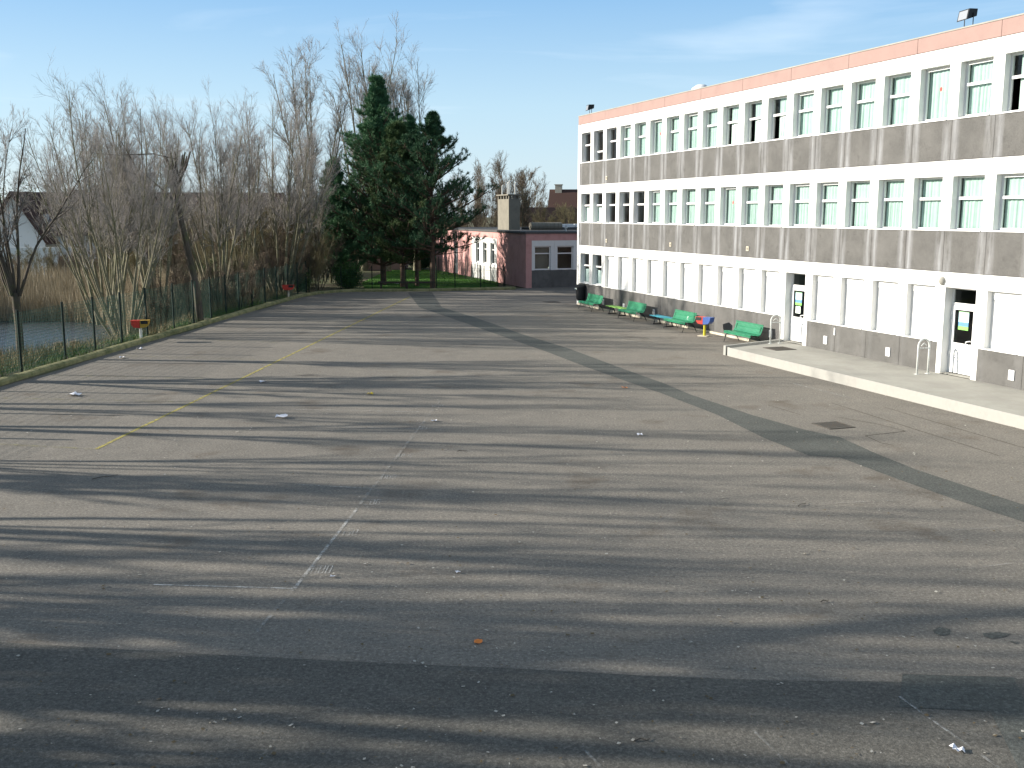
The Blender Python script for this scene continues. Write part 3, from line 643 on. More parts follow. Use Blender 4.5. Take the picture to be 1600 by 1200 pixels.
hoop(28.1, .80, .40, 'white tubular hoop rail beside the near glazed door with a poster')

# ------------------------------------------------------------------ benches
def slat_path():                         # section of the pressed metal bench: seat curving into the back (y: + to the wall)
    return [(-.30, .36), (-.31, .42), (-.27, .445), (-.12, .425), (.04, .405), (.12, .43), (.17, .52), (.215, .64), (.25, .78), (.245, .81)]
def bench(s, n, label, length=1.95):
    o = empty('bench', label, 'bench', L2W(s, -n), FA, 'green metal benches along the school wall'); Lh = length/2
    pr = slat_path(); i_b = 5
    def shell(lo, hi):
        mb = MB(); pp = pr[lo:hi+1]; n_ = len(pp)
        nslot = 22; xs_ = np.linspace(-Lh, Lh, nslot+1)
        for q in range(nslot):           # pressed bars running along the section with narrow slots between
            x0, x1 = xs_[q]+.006, xs_[q+1]-.006
            mb.add([(x, p[0], p[1]) for x in (x0, x1) for p in pp]+[(x, p[0]+.004, p[1]-.008) for x in (x0, x1) for p in pp],
                   [(i, i+1, n_+i+1, n_+i) for i in range(n_-1)]+[(2*n_+i, 3*n_+i, 3*n_+i+1, 2*n_+i+1) for i in range(n_-1)]+[(0, n_, 3*n_, 2*n_), (n_-1, 3*n_-1, 4*n_-1, 2*n_-1)])
        for p in (pp[0], pp[-1], pp[len(pp)//2]): mb.box(-Lh, Lh, p[0]-.014, p[0]+.014, p[1]-.014, p[1]+.010)
        return mb
    shell(0, i_b).build('seat', M_green, o); shell(i_b, 9).build('backrest', M_green, o)
    for x in (-Lh+.12, Lh-.12):
        MB().tube([(x, -.36, 0), (x, -.24, .34), (x, -.10, .395), (x, .06, .385)], .014, 6).build('leg', M_dkgreen, o)
        MB().tube([(x, .33, 0), (x, .24, .18), (x, .10, .36), (x, .165, .48), (x, .235, .72)], .014, 6).build('leg', M_dkgreen, o)
        MB().tube([(x, .24, .18), (x, -.02, .375)], .010, 6).build('brace', M_dkgreen, o)
    return o
bench(3.35, .72, 'green metal bench standing farthest from the camera, by the black litter bin on the wall')
bench(8.35, .72, 'green metal bench between the low lime bench and the low blue bench')
b3 = bench(13.15, .72, 'green metal bench with a white sticker on its back, beside the yellow bin post')
mk = MB()                                # white sticker marks on the back
for q in ((.0, .10, 0, .012), (.0, .012, 0, .13), (.0, .10, .118, .13), (.05, .062, .06, .13), (.0, .10, .06, .07)):
    x0, x1, z0, z1 = q; mk.add([(.28+x, .165+(.52+z-.52)*.33-.012, .50+z) for x, z in ((x0, z0), (x1, z0), (x1, z1), (x0, z1))], [(0, 1, 2, 3)])
mk.build('sticker', M_sticker, b3)
bench(18.2, .66, 'green metal bench nearest the white platform end')
def low_bench(s, n, L, m, label):
    o = empty('low_bench', label, 'bench', L2W(s, -n), FA, 'low backless benches along the school wall')
    for y in (-.16, 0, .16): MB().box(-L/2, L/2, y-.065, y+.065, .37, .405).build('seat_plank', m, o, bevel=.008)
    for x in (-L/2+.35, L/2-.35):
        MB().box(x-.03, x+.03, -.2, .2, .33, .368).box(x-.03, x+.03, -.21, .21, 0, .04).tube([(x, -.17, .03), (x, -.07, .34)], .03, 6).tube([(x, .17, .03), (x, .07, .34)], .03, 6).build('leg', M_black, o)
    return o
low_bench(6.0, .45, 1.9, M_lime, 'low backless bench with lime green planks between two green benches')
low_bench(11.2, .55, 1.9, M_teal, 'low backless bench with blue planks beside a green bench')
# bins
def post_bin(loc, rz, post_m, left_m, right_m, label, base=True, h=1.):
    o = empty('litter_bin', label, 'litter bin', loc, rz)
    MB().lathe([(.055, 0), (.055, .52)], 0, 0, 14).build('post', post_m, o, smooth=False)
    if base: MB().box(-.24, .20, -.16, .16, 0, .03).build('base_plate', M_cream, o)
    for sgn, m, nm in ((-1, left_m, 'bucket'), (1, right_m, 'bucket')):
        x0, x1 = sorted((sgn*.005, sgn*.36)); mb = MB(); n = 8
        pts = [(x0, .80), (x0, .60)]+[(x0+(x1-x0)*(.5-.5*math.cos(q)), .60-.10*math.sin(q)) for q in np.linspace(.3, math.pi-.3, 6)]+[(x1, .60), (x1, .80)]
        if sgn < 0: pts = [(x0, .80), (x0+.04, .62), (x0+.12, .53), (x1, .50), (x1, .80)]
        else: pts = [(x0, .80), (x0, .50), (x1-.12, .53), (x1-.04, .62), (x1, .80)]
        k = len(pts); vs = [(x, y, z) for y in (-.17, .17) for x, z in pts]
        mb.add(vs, [tuple(range(k)), tuple(range(k, 2*k))[::-1]]+[(i, k+i, k+(i+1) % k, (i+1) % k) for i in range(k)])
        bk = mb.build(nm, m, o)
        if (sgn > 0) != (right_m is M_blue): MB().box(x0+.03, x1-.06, -.178, -.171, .66, .795).build('opening', M_black, bk)
post_bin(L2W(15.5, -.85), FA+R(90)-R(62), M_yellow, M_red, M_blue, 'red and blue litter bin on a yellow post near the school wall')
bx, by = g(221, 534)
post_bin((bx+.0, by, .06), R(12), M_greywhite, M_red, M_ochre, 'red and ochre litter bin on a white post by the left kerb, nearer one', False)
bx, by = g(451, 468)
post_bin((bx, by, .06), R(8), M_cream, M_red, M_red, 'small red litter bin on a pale post farther along the left kerb', False)
o = empty('wall_bin', 'black plastic litter bin hung on the wall at the far corner of the school', 'litter bin', L2W(.72, -.22), FA)
MB().lathe([(.20, .30), (.24, .40), (.27, .95), (.28, 1.0)], 0, 0, 18).build('body', M_black, o, smooth=False)
MB().lathe([(.285, 1.002), (.285, 1.08), (.22, 1.17), (.05, 1.2)], 0, 0, 18).build('hood', M_black, o)
MB().box(-.18, .14, -.293, -.283, .92, .99).build('label_plate', M_sticker, o)
MB().box(-.05, .05, .1, .215, .5, .9).build('bracket', M_black, o)
# lamp beside the near door
o = empty('wall_lamp', 'round white bulkhead lamp above the near door', 'lamp', L2W(28.02, 0, 3.03), FA)
MB().box(-.09, .09, -.02, -.001, -.09, .09).build('base', M_greywhite, o)
MB().add(*[[(.11*math.cos(2*math.pi*k/14)*math.cos(e), -.02-.10*math.sin(e), .13*math.sin(2*math.pi*k/14)*math.cos(e)) for e in (0, .4, .8, 1.2, 1.5) for k in range(14)],
           [(i*14+k, i*14+(k+1) % 14, (i+1)*14+(k+1) % 14, (i+1)*14+k) for i in range(4) for k in range(14)]]).build('lamp_shade', M_conc, o, smooth=True)
# floodlights on the roof edge
def flood(s, label, yaw, sc=1.):
    o = empty('floodlight', label, 'floodlight', L2W(s, .12, 10.245), FA+yaw, 'black floodlights on the roof edge')
    MB().tube([(-.20, 0, 0), (-.20, 0, .36)], .014, 6).tube([(.20, 0, 0), (.20, 0, .36)], .014, 6).tube([(-.22, 0, .01), (.22, 0, .01)], .014, 6).build('bracket', M_black, o)
    b = MB(); f0 = [(-.24, -.22, .16), (.24, -.22, .16), (.24, -.16, .46), (-.24, -.16, .46)]; b0 = [(-.15, .14, .28), (.15, .14, .28), (.15, .16, .48), (-.15, .16, .48)]
    b.add(f0+b0, [(0, 1, 2, 3), (7, 6, 5, 4), (0, 4, 5, 1), (1, 5, 6, 2), (2, 6, 7, 3), (3, 7, 4, 0)]); hd = b.build('head', M_black, o)
    MB().add([(-.20, -.2185, .19), (.20, -.2185, .19), (.20, -.1755, .43), (-.20, -.1755, .43)], [(0, 1, 2, 3)]).build('lens', M_steel, hd)
    for ch in (hd,): pass
flood(28.2, 'black floodlight on the roof edge above the nearer windows', R(-8))
flood(1.0, 'black floodlight at the far corner of the roof', R(-8))

# ------------------------------------------------------------------ yard drains and litter
def drain(px, py, label, z=0., sz=.36, bars=7):
    x, y = g(px, py, z); o = empty('drain_cover', label, 'drain cover', (x, y, z+.004), FA)
    MB().box(-sz, sz, -sz, -sz+.05, 0, .012).box(-sz, sz, sz-.05, sz, 0, .012).box(-sz, -sz+.05, -sz+.05, sz-.05, 0, .012).box(sz-.05, sz, -sz+.05, sz-.05, 0, .012).build('frame', M_grate, o)
    mb = MB(); st = (2*sz-.1)/bars
    for q in range(bars): mb.box(-sz+.05+q*st+.012, -sz+.05+(q+1)*st-.012, -sz+.05, sz-.05, 0, .009)
    mb.build('bars', M_grate, o)
drain(1302, 665, 'square iron drain grating beside the dark asphalt strip')
drain(1218, 545, 'rusty metal mat set in the platform before the far door', .27, .42, 12)
drain(862, 472, 'flat iron cover near the far end of the yard', .0, .4)
rl = random.Random(9)
def litter(px, py, sz, m, label):
    x, y = g(px, py); n = 5; mb = MB(); vs = [(sz*(i/(n-1)-.5)+rl.uniform(-.1, .1)*sz, sz*.5*(j-.5)*rl.uniform(.6, 1.1), .008+rl.uniform(0, .3)*sz) for j in (0, 1, 2) for i in range(n)]
    mb.add(vs, [(j*n+i, j*n+i+1, (j+1)*n+i+1, (j+1)*n+i) for j in (0, 1) for i in range(n-1)])
    o = mb.build('litter', m, None, (x, y, .01), rl.uniform(-.6, .6)); s = o.modifiers.new('solid', 'SOLIDIFY'); s.thickness = .003; tag(o, label, 'litter')
litter(113, 619, .34, M_paper, 'crumpled white paper on the left of the yard near the kerb')
litter(439, 654, .26, M_paper, 'long white scrap of paper left of the white line')
litter(409, 598, .18, M_paper, 'small white scrap of paper beside the yellow line')
litter(678, 659, .13, M_paper, 'white ball of paper near the far end of the white line')
litter(578, 617, .16, M_ywrap, 'yellow wrapper lying in the middle of the yard')
litter(748, 1006, .10, M_orange, 'orange wrapper lying in the foreground')
litter(976, 607, .16, M_orange, 'reddish wrapper lying left of the dark asphalt strip')
litter(1000, 681, .12, M_paper, 'small white scrap left of the dark asphalt strip')
litter(191, 560, .2, M_paper, 'white scrap of paper against the left kerb below the red bin')
litter(218, 546, .2, M_paper, 'white scrap beside the white post of the bin')
litter(1497, 1176, .11, M_paper, 'torn white leaf-like scrap in the near right corner')
litter(716, 896, .06, M_paper, 'pale blue scrap right of the white line in the foreground')
litter(519, 903, .06, M_paper, 'tiny white scrap next to the white line')
litter(617, 444, .45, M_paper, 'white bag lying under the trees beyond the far kerb')
n = 3200; q = np.stack([rs.uniform(-12, 14, n), 8.5+40*rs.uniform(0, 1, n)**1.6], 1); sz = rs.uniform(.006, .018, n)
a = rs.uniform(0, 6.28, n); el = rs.uniform(.4, 1.6, n); dx = np.stack([np.cos(a), np.sin(a)], 1)*sz[:, None]*el[:, None]; dy = np.stack([-np.sin(a), np.cos(a)], 1)*sz[:, None]
V = np.stack([np.concatenate([q+sx*dx+sy*dy, np.full((n, 1), .018)+h*sz[:, None]*.4], 1) for sx, sy, h in ((-1, -1, 0), (1, -1, 0), (1, 1, 1), (-1, 1, 1))], 1).reshape(-1, 3)
tag(np_mesh('debris', V, np.arange(4*n).reshape(-1, 4), M_speck), 'specks of grit, chips and dead leaves strewn over the asphalt', 'debris', None, 'stuff')
mb = MB()
for px, py, ln in ((165, 747, .5), (1005, 1160, .18), (1290, 942, .14), (722, 706, .2), (1255, 790, .3)):
    x, y = g(px, py); o = MB().tube([(-ln/2, 0, .02), (-ln*.1, .03, .03), (ln*.2, 0, .022), (ln/2, .05, .02)], [.008, .007, .006, .003], 5).build('fallen_twig', M_bark, None, (x, y, 0), rl.uniform(0, .8))
    tag(o, {165: 'dark fallen twig on the left part of the yard', 1005: 'thin dark twig in the nearest shade', 1290: 'small dark twig on the sunlit right foreground', 722: 'short dark twig right of the white line', 1255: 'dark twig below the asphalt strip on the right'}[px], 'twig')

# ------------------------------------------------------------------ fences
def mesh_panel(path, h, z0=.05, dx=.10, dz=.10, r=.0022):
    parts = []
    for a, b in zip(path, path[1:]):
        A = np.array([*a, z0]); B = np.array([*b, z0]); Ld = np.linalg.norm(B-A); n = max(2, int(Ld/dx)); t = (np.arange(n)+.5)/n
        S = A[None]+(B-A)[None]*t[:, None]; P = np.stack([S, S+np.array([0, 0, h])], 1); parts.append(tubes(P, np.full((n, 2), r), 3))
        m = int(h/dz); zz = (np.arange(m+1))/m*h; S = np.stack([np.tile(A, (m+1, 1)), np.tile(B, (m+1, 1))], 1).astype(float); S[:, :, 2] += zz[:, None]; parts.append(tubes(S, np.full((m+1, 2), r*1.2), 3))
    return joinm(parts)
M_wire = mat('green_wire', (.02, .09, .07), .5)
fence = empty('wire_fence', 'tall dark green wire mesh fence along the mossy kerb on the left', 'fence', (0, 0, 0))
fy = [10, 12.6, 15.2, 17.8, 20.4, 23, 25.8, 28.9, 31.9, 34.7, 36.9, 39.1, 41.4, 44.1, 46.4, 48.6, 50.7, 52.7, 54.8, 57, 59.2, 61.4, 63.4, 65.6]
fp = [(kx(y)-.55, y) for y in fy]
V, Fq = mesh_panel(fp, 1.9, r=.004); np_mesh('mesh', V, Fq, M_wire, fence)
for x, y in fp: MB().tube([(x, y, -.1), (x+rl.uniform(-.02, .02), y, 2.05)], .045, 8).build('post', M_dkgreen, fence)
far = empty('wire_fence', 'lower dark wire fence between the yard and the lawn at the far end', 'fence', (0, 0, 0))
fp = [(-13.1, 66.2), (-11.2, 67.3), (-9.2, 67.5), (-7.0, 67.7), (-5.0, 68.), (-3.8, 68.4), (-2.1, 68.8), (-.55, 69.1)]
V, Fq = mesh_panel(fp, 1.35, dx=.12, dz=.15, r=.003); np_mesh('mesh', V, Fq, M_wire, far)
for x, y in fp: MB().tube([(x, y, -.1), (x, y, 1.62)], .03, 8).build('post', M_dkgreen, far)
inner = empty('picket_fence', 'dark picket fence running along the pink wall across the lawn', 'fence', (0, 0, 0))
ip = [L for L in [(.95-.324*t-1.3*.946, 70+.946*t-1.3*.324) for t in np.arange(0.6, 22, 1.6)]]
for x, y in ip: MB().tube([(x, y, 0), (x, y, 1.45)], .03, 6).build('post', M_dkgreen, inner)
V, Fq = mesh_panel(ip, 1.2, dx=.16, dz=1.1, r=.008); np_mesh('pickets', V, Fq, M_dkgreen, inner)
o = empty('wooden_barrier', 'low dark wooden rail barrier before the lawn at the far kerb', 'barrier', (0, 0, 0))
for x in (-8.6, -6.9, -5.2): MB().box(x-.06, x+.06, 67.35, 67.47, -.1, .62).build('post', M_wood, o)
MB().box(-8.8, -5.0, 67.30, 67.345, .50, .62).build('rail', M_wood, o)

# ------------------------------------------------------------------ pink pavilion beyond
M_pink2 = mat('salmon_render', (.56, .31, .29), .9, [(1.2, (.42, .22, .20), .45, .75), (5, (.34, .18, .17), .62, .85, (1, 1, .1))])
pav = empty('pink_pavilion', 'low flat roofed pink building with white window panels beyond the yard', 'building', (.95, 70, 0), FA)
pk = MB()
T = [(7.0, 8.0), (8.9, 9.9), (10.8, 11.8)]   # windows in the long side, distance from the near corner
# long side (faces -y): pink from 0 to 6.4 and 12.8 to 24, white between
pk.box(-6.4, 0, 0, .3, 0, 3.2).box(-24, -12.8, 0, .3, 0, 3.2).box(-24, 0, 0, .3, 3.203, 3.66)
pk.box(-.3, -.001, .302, .42, 0, 3.2).box(-.3, -.001, .302, 14, 3.203, 3.66)
pk.box(-24, -.3, 13.7, 14, 0, 3.66).box(-24, -23.7, .3, 13.7, 0, 3.66)
pk.build('wall', M_pink2, pav)
wp = MB(); wp.box(-12.8, -6.4, .006, .28, 0, 1.25).box(-12.8, -6.4, .006, .28, 2.85, 3.2)
e = [6.4]+[v for p in T for v in p]+[12.8]
for q in range(0, len(e), 2): wp.box(-e[q+1], -e[q], .006, .28, 1.25, 2.85)
WF = [(.42, 1.66), (2.07, 3.31), (3.72, 4.96), (5.37, 6.61), (7.02, 8.26), (8.67, 9.91)]
wp.build('white_panels', M_white, pav); wp = MB()
for k, (a, b) in enumerate(WF):
    m0 = a; m1 = a+1.64
    wp.box(-.28, -.006, m0, m0+.2, 1.19, 2.82).box(-.28, -.006, m0+1.40, m1, 1.19, 2.82).box(-.28, -.006, m0, m1, 2.822, 3.2)
wp.build('white_panels', M_white, pav)
MB().box(-.28, -.006, .42, 13.7, 0, 1.188).build('stone_panels', M_stone, pav)
for a, b in T:
    f = MB(); x0, x1 = -b, -a; f.box(x0, x0+.07, .14, .2, 1.25, 2.85).box(x1-.07, x1, .14, .2, 1.25, 2.85).box(x0+.07, x1-.07, .14, .2, 1.25, 1.33).box(x0+.07, x1-.07, .14, .2, 2.78, 2.85).box(x0+.07, x1-.07, .14, .2, 2.3, 2.36)
    f = f.build('window', M_frame, pav); MB().box(x0+.07, x1-.07, .17, .175, 1.33, 2.3).box(x0+.07, x1-.07, .17, .175, 2.36, 2.78).build('glass', M_glass, f)
for k, (a, b) in enumerate(WF):
    y0, y1 = a+.2, a+1.4; f = MB(); f.box(-.2, -.14, y0, y0+.08, 1.2, 2.82).box(-.2, -.14, y1-.08, y1, 1.2, 2.82).box(-.2, -.14, y0+.08, y1-.08, 1.2, 1.29).box(-.2, -.14, y0+.08, y1-.08, 2.74, 2.82).box(-.2, -.14, y0+.08, y1-.08, 2.28, 2.36)
    f = f.build('window', M_frame, pav); MB().box(-.172, -.168, y0+.08, y1-.08, 1.29, 2.28).box(-.172, -.168, y0+.08, y1-.08, 2.36, 2.74).build('glass', M_glass, f)
    if k == 0: MB().box(-.30, -.285, y0+.1, y1-.1, 1.25, 2.7).build('blind', M_beige, f)
# narrow door in the long side
MB().box(-17.6, -16.9, -.04, -.003, .1, 2.55).build('door', M_frame, pav); MB().box(-17.5, -17.2, -.05, -.042, .9, 2.4).build('door_glass', M_black, pav)
MB().box(-23.6, -.35, .35, 13.6, 0, .1).box(-23.6, -.35, 5, 5.1, .1, 3.2).build('inner_walls', M_dark, pav)
MB().box(-24.1, .08, -.08, 14.1, 3.664, 3.80).build('roof', M_roof, pav)
ch = MB().box(-10.6, -7.95, 1.46, 2.35, 3.80, 6.1).build('chimney', M_beige, pav)
cp = MB().box(-10.7, -7.85, 1.36, 2.45, 6.36, 6.45)
for x in (-10.55, -9.9, -9.25, -8.6, -8.05): cp.box(x-.07, x+.07, 1.48, 1.6, 6.1, 6.36).box(x-.07, x+.07, 2.2, 2.33, 6.1, 6.36)
for y in (1.9,): cp.box(-10.6, -10.5, y-.1, y+.1, 6.1, 6.36).box(-8.05, -7.96, y-.1, y+.1, 6.1, 6.36)
cp.build('chimney_cap', M_beige, ch)
for x, y, h in ((-10.2, 1.7, .65), (-9.5, 1.9, .85), (-8.8, 1.8, .95), (-8.3, 2.1, .8)): MB().tube([(x, y, 6.45), (x, y, 6.45+h)], .055, 8).tube([(x, y, 6.45+h), (x, y+.1, 6.5+h)], .07, 8).build('flue', M_greywhite, ch)
dk = MB(); ds = []
for q in range(8): dk.tube([(-4.4, 1.9+q*.30, 3.82+.3), (-4.4, 1.9+q*.30+.27, 3.82+.3)], .27, 16)
dk.tube([(-4.4, 1.9, 4.12), (-4.4, 4.3, 4.12)], .24, 16); dk.build('roof_duct', M_beige, pav)
for q in range(5): MB().box(-9+.05, -8.2, 4.0+q*.75, 4.65+q*.75, 3.802, 4.22).build('skylight', M_frame, pav, bevel=.06)
MB().lathe([(.25, 3.8), (.25, 4.2), (.42, 4.25), (.46, 4.75), (.40, 4.82)], -8.5, 8.3, 16).build('roof_vent', M_greywhite, pav)
MB().box(-10, -7, 3.2, 8.9, 3.802, 3.98).build('roof_curb', M_roof, pav)
MB().lathe([(.05, 3.8), (.05, 4.0), (.12, 4.02), (.12, 4.1)], -1, 3.3, 10).build('roof_outlet', M_greywhite, pav)
# second dim pink building seen under the trees, blue fence beyond
o = empty('pink_annex', 'dim pink wall of an annex seen between the pine trunks', 'building', (-11.0, 92, 0), 0)
MB().box(-2.6, 1.2, 0, 5, 0, 3.0).build('wall', M_pink, o); MB().box(-2.8, 1.4, -.2, 5.2, 3.003, 3.15).build('roof', M_roof, o)
o = empty('board_fence', 'low blue grey board fence across the back of the lawn', 'fence', (-7.2, 100, 0), 0)
mb = MB()
for q in range(24): mb.box(-1.0+q*.28, -1.0+q*.28+.26, 0, .03, .1, 2.5)
mb.build('boards', mat('blue_grey_boards', (.10, .15, .18), .8), o); MB().box(-1, 5.7, .035, .1, .4, .5).box(-1, 5.7, .035, .1, 1.9, 2.0).build('rails', M_wood, o)

# ------------------------------------------------------------------ houses
def gable_house(name, label, loc, rz, W, D, ez, rz_, wall_m, roof_m, chim=None, wins=()):
    o = empty(name, label, 'house', loc, rz)
    MB().box(-W/2, W/2, -D/2, D/2, 0, ez).add([(-W/2, -D/2, ez), (-W/2, D/2, ez), (-W/2, 0, rz_-.12), (W/2, -D/2, ez), (W/2, D/2, ez), (W/2, 0, rz_-.12)], [(0, 2, 1), (3, 4, 5), (0, 3, 5, 2), (1, 2, 5, 4)]).build('wall', wall_m, o)
    e = .35; dz = (rz_-ez)/(D/2)*e; t = .12; r = MB()
    for s in (-1, 1):
        r.add([(-W/2-e, s*(D/2+e), ez-dz), (W/2+e, s*(D/2+e), ez-dz), (W/2+e, 0, rz_), (-W/2-e, 0, rz_), (-W/2-e, s*(D/2+e), ez-dz+t), (W/2+e, s*(D/2+e), ez-dz+t), (W/2+e, 0, rz_+t), (-W/2-e, 0, rz_+t)],
              [(0, 1, 2, 3), (4, 5, 6, 7), (0, 1, 5, 4), (1, 2, 6, 5), (0, 3, 7, 4)])
    rf = r.build('roof', roof_m, o)
    if chim: MB().box(chim[0]-.4, chim[0]+.4, -.35, .35, rz_-.8, rz_+chim[1]).box(chim[0]-.48, chim[0]+.48, -.43, .43, rz_+chim[1]+.003, rz_+chim[1]+.12).build('chimney', M_cream, rf)
    for (x, z, w2, h2) in wins:
        f = MB().box(x-w2/2, x+w2/2, -D/2-.05, -D/2-.004, z, z+h2).build('window', M_frame, o); MB().box(x-w2/2+.08, x+w2/2-.08, -D/2-.06, -D/2-.052, z+.08, z+h2-.08).build('pane', M_black, f)
    return o
# house across the pond: long brown roof with a white gable wing in front
Y = 84; sc = Y/1622
hx = lambda px: (px-800)*sc
hz = lambda py: 5-(py-334)*sc
o = empty('pond_house', 'white house across the pond with brown roof and steep front gable', 'house', (hx(95), Y+4, 0), 0)
x0, x1 = hx(20)-hx(95), hx(157)-hx(95); ez = hz(362); rz2 = hz(302)
MB().box(x0, x1, -3.8, 3.8, 0, ez).add([(x0, -3.8, ez), (x0, 3.8, ez), (x0, 0, rz2-.15), (x1, -3.8, ez), (x1, 3.8, ez), (x1, 0, rz2-.15)], [(0, 2, 1), (3, 4, 5)]).build('wall', M_white, o)
r = MB()
for s in (-1, 1): r.add([(x0-.3, s*4.2, ez-.3), (x1+.3, s*4.2, ez-.3), (x1+.3, 0, rz2), (x0-.3, 0, rz2), (x0-.3, s*4.2, ez-.12), (x1+.3, s*4.2, ez-.12), (x1+.3, 0, rz2+.15), (x0-.3, 0, rz2+.15)], [(0, 1, 2, 3), (4, 5, 6, 7), (0, 1, 5, 4), (1, 2, 6, 5), (0, 3, 7, 4)])
rf = r.build('roof', M_tile, o); MB().box(-.6, .2, -.3, .5, rz2-.3, rz2+.35).build('chimney', M_tile, rf)
ax = hx(35)-hx(95); w2 = 2.35; az_ = hz(304); e2 = hz(374)
MB().add([(ax-w2, -5.5, 0), (ax+w2, -5.5, 0), (ax+w2, -5.5, e2), (ax, -5.5, az_-.1), (ax-w2, -5.5, e2), (ax-w2, -.1, 0), (ax+w2, -.1, 0), (ax+w2, -.1, e2), (ax, -.1, az_-.1), (ax-w2, -.1, e2)], [(0, 1, 2, 3, 4), (1, 6, 7, 2), (0, 4, 9, 5)]).build('gable_wing', M_white, o)
r = MB()
for s in (-1, 1): r.add([(ax, -5.9, az_), (ax+s*(w2+.25), -5.9, e2-.35), (ax+s*(w2+.25), 0, e2-.35), (ax, 0, az_), (ax, -5.9, az_+.22), (ax+s*(w2+.45), -5.9, e2-.3), (ax+s*(w2+.45), 0, e2-.3), (ax, 0, az_+.22)], [(0, 1, 2, 3), (4, 5, 6, 7), (0, 1, 5, 4), (1, 2, 6, 5)])
r.build('gable_roof', M_tile, o)
dx = hx(66)-hx(95)
MB().box(dx, dx+4.6, -3.6, -1.6, ez-.1, hz(336)).build('dormer', M_slate, o); MB().box(dx-.06, dx+.35, -3.68, -3.603, ez-.1, hz(335)).build('dormer_cheek', M_white, o)
MB().box(ax-1.5, x1-2, -7.2, -6.9, 0, hz(384)).build('garden_wall', M_white, o)
f = MB().box(ax-.5, ax+.5, -5.56, -5.504, 1.0, 2.3).build('window', M_frame, o); MB().box(ax-.42, ax+.42, -5.57, -5.562, 1.08, 2.22).build('pane', M_black, f)
gable_house('house', 'brown roofed house whose ridge shows behind the bare willows', ((330-800)*105/1622, 105, 0), R(6), 14, 8, 3.2, hz(300)*.0+7.0, M_cream, M_tile, (2, .7), [(-3, 1, 1.2, 1.2), (2, 1, 1.2, 1.2)])
gable_house('house', 'dark brown roofed house behind the pavilion chimney', ((845-800)*118/1622, 118, 0), R(20), 8, 8, 2.8, 5+.6, M_cream, M_tile, None, [])
gable_house('house', 'house with a cream chimney at the right behind an olive tree', ((905-800)*125/1622, 125, 0), R(-8), 6.5, 7, 3.5, 5+(334-298)*125/1622, M_cream, M_tile, (-2.5, .6), [])
gable_house('house', 'small pale house far behind the pines on the left', ((470-800)*140/1622, 140, 0), R(10), 8, 7, 3.2, 6.2, M_white, M_slate, (0, .6), [(1, 1, 1, 1)])

# ------------------------------------------------------------------ stumps on the pond bank
for i, (px, py) in enumerate(((92, 548), (117, 546))):
    x, y = g(px, py, -.3); o = MB().lathe([(.20, -.6), (.19, .30), (.17, .33), (.05, .34)], 0, 0, 9).build('cut_stump', M_bark, None, (x, y, -.30), i*.7)
    tag(o, ['squat dark stump on the pond bank, left one', 'squat dark stump on the pond bank, right one'][i], 'stump')

# ------------------------------------------------------------------ trees
RT = lambda k: np.random.RandomState(100+k)
W = 'bare willow coppices behind the left fence'
coppice('bare_willow', 'bare multi stemmed willow fanning out behind the near litter bin', 'tree', (-16.2, 42.5, 0), 10.2, 4.3, 22, RT(1), r0=.05, group=W, dens=.9, b0=.40, lean=(-.06, 0), c2=7)
coppice('bare_willow', 'tall bare willow rising just left of the broken pollard', 'tree', (-17.4, 50, 0), 11.1, 3.6, 14, RT(2), group=W, b0=.36)
coppice('bare_willow', 'bare willow with dense upright stems right of the broken pollard', 'tree', (-15.9, 55.5, 0), 11.5, 3.7, 15, RT(3), group=W, b0=.36)
coppice('bare_willow', 'slender bare willow in the gap before the pale trunked willow', 'tree', (-15.6, 60, 0), 11.4, 3.0, 11, RT(4), group=W, b0=.36)
coppice('bare_willow', 'bare willow with pale curving limbs next to the pines', 'tree', (-14.3, 63.5, 0), 12.0, 4.0, 12, RT(5), r0=.085, group=W, b0=.36)
coppice('bare_willow', 'bare willow farthest left behind the pond corner', 'tree', (-20.6, 52, -.2), 10.2, 3.3, 11, RT(6), group=W, b0=.36)
coppice('bare_willow', 'short bare willow tucked against the left side of the pines', 'tree', (-14.2, 69, 0), 11.4, 3.0, 10, RT(7), group=W, b0=.36)
coppice('bare_willow', 'thin bare willow behind the near fan shaped one', 'tree', (-18.7, 47, 0), 10.1, 3.0, 10, RT(8), group=W, b0=.4)
# dead pollard with a broken head
o = empty('broken_pollard', 'dark leaning pollard trunk with a stubby broken head', 'tree', (-14.9, 47.0, 0)); rp = RT(9)
trk = MB().tube([(.55, 0, -.3), (.45, 0, 1.6), (.15, 0, 3.2), (-.1, 0, 4.6), (-.25, 0, 5.6), (-.15, 0, 6.5)], [.19, .16, .15, .15, .15, .17], 9)
for q in range(15):
    a = rp.uniform(0, 6.28); l = rp.uniform(.5, 1.1); trk.tube([(-.15, 0, 6.2+rp.uniform(0, .3)), (-.15+math.cos(a)*l*.4, math.sin(a)*l*.4, 6.6+l*.5), (-.15+math.cos(a)*l*.6, math.sin(a)*l*.6, 6.7+l)], [.08, .055, .03], 6)
for e, rr in (([(-.2, 0, 5.0), (-.9, 0, 5.3), (-1.6, .1, 6.2), (-2.1, .1, 7.2), (-2.6, 0, 8.2)], .07), ([(-.2, 0, 5.4), (-1.0, 0, 6.2), (-1.9, 0, 7.0)], .05), ([(-.1, 0, 7.4), (-1.2, 0, 7.65), (-2.8, .1, 7.6), (-4.0, .2, 7.7)], .035)):
    trk.tube(e, list(np.linspace(rr, rr*.3, len(e))), 6)
trk.build('trunk', M_bark, o)
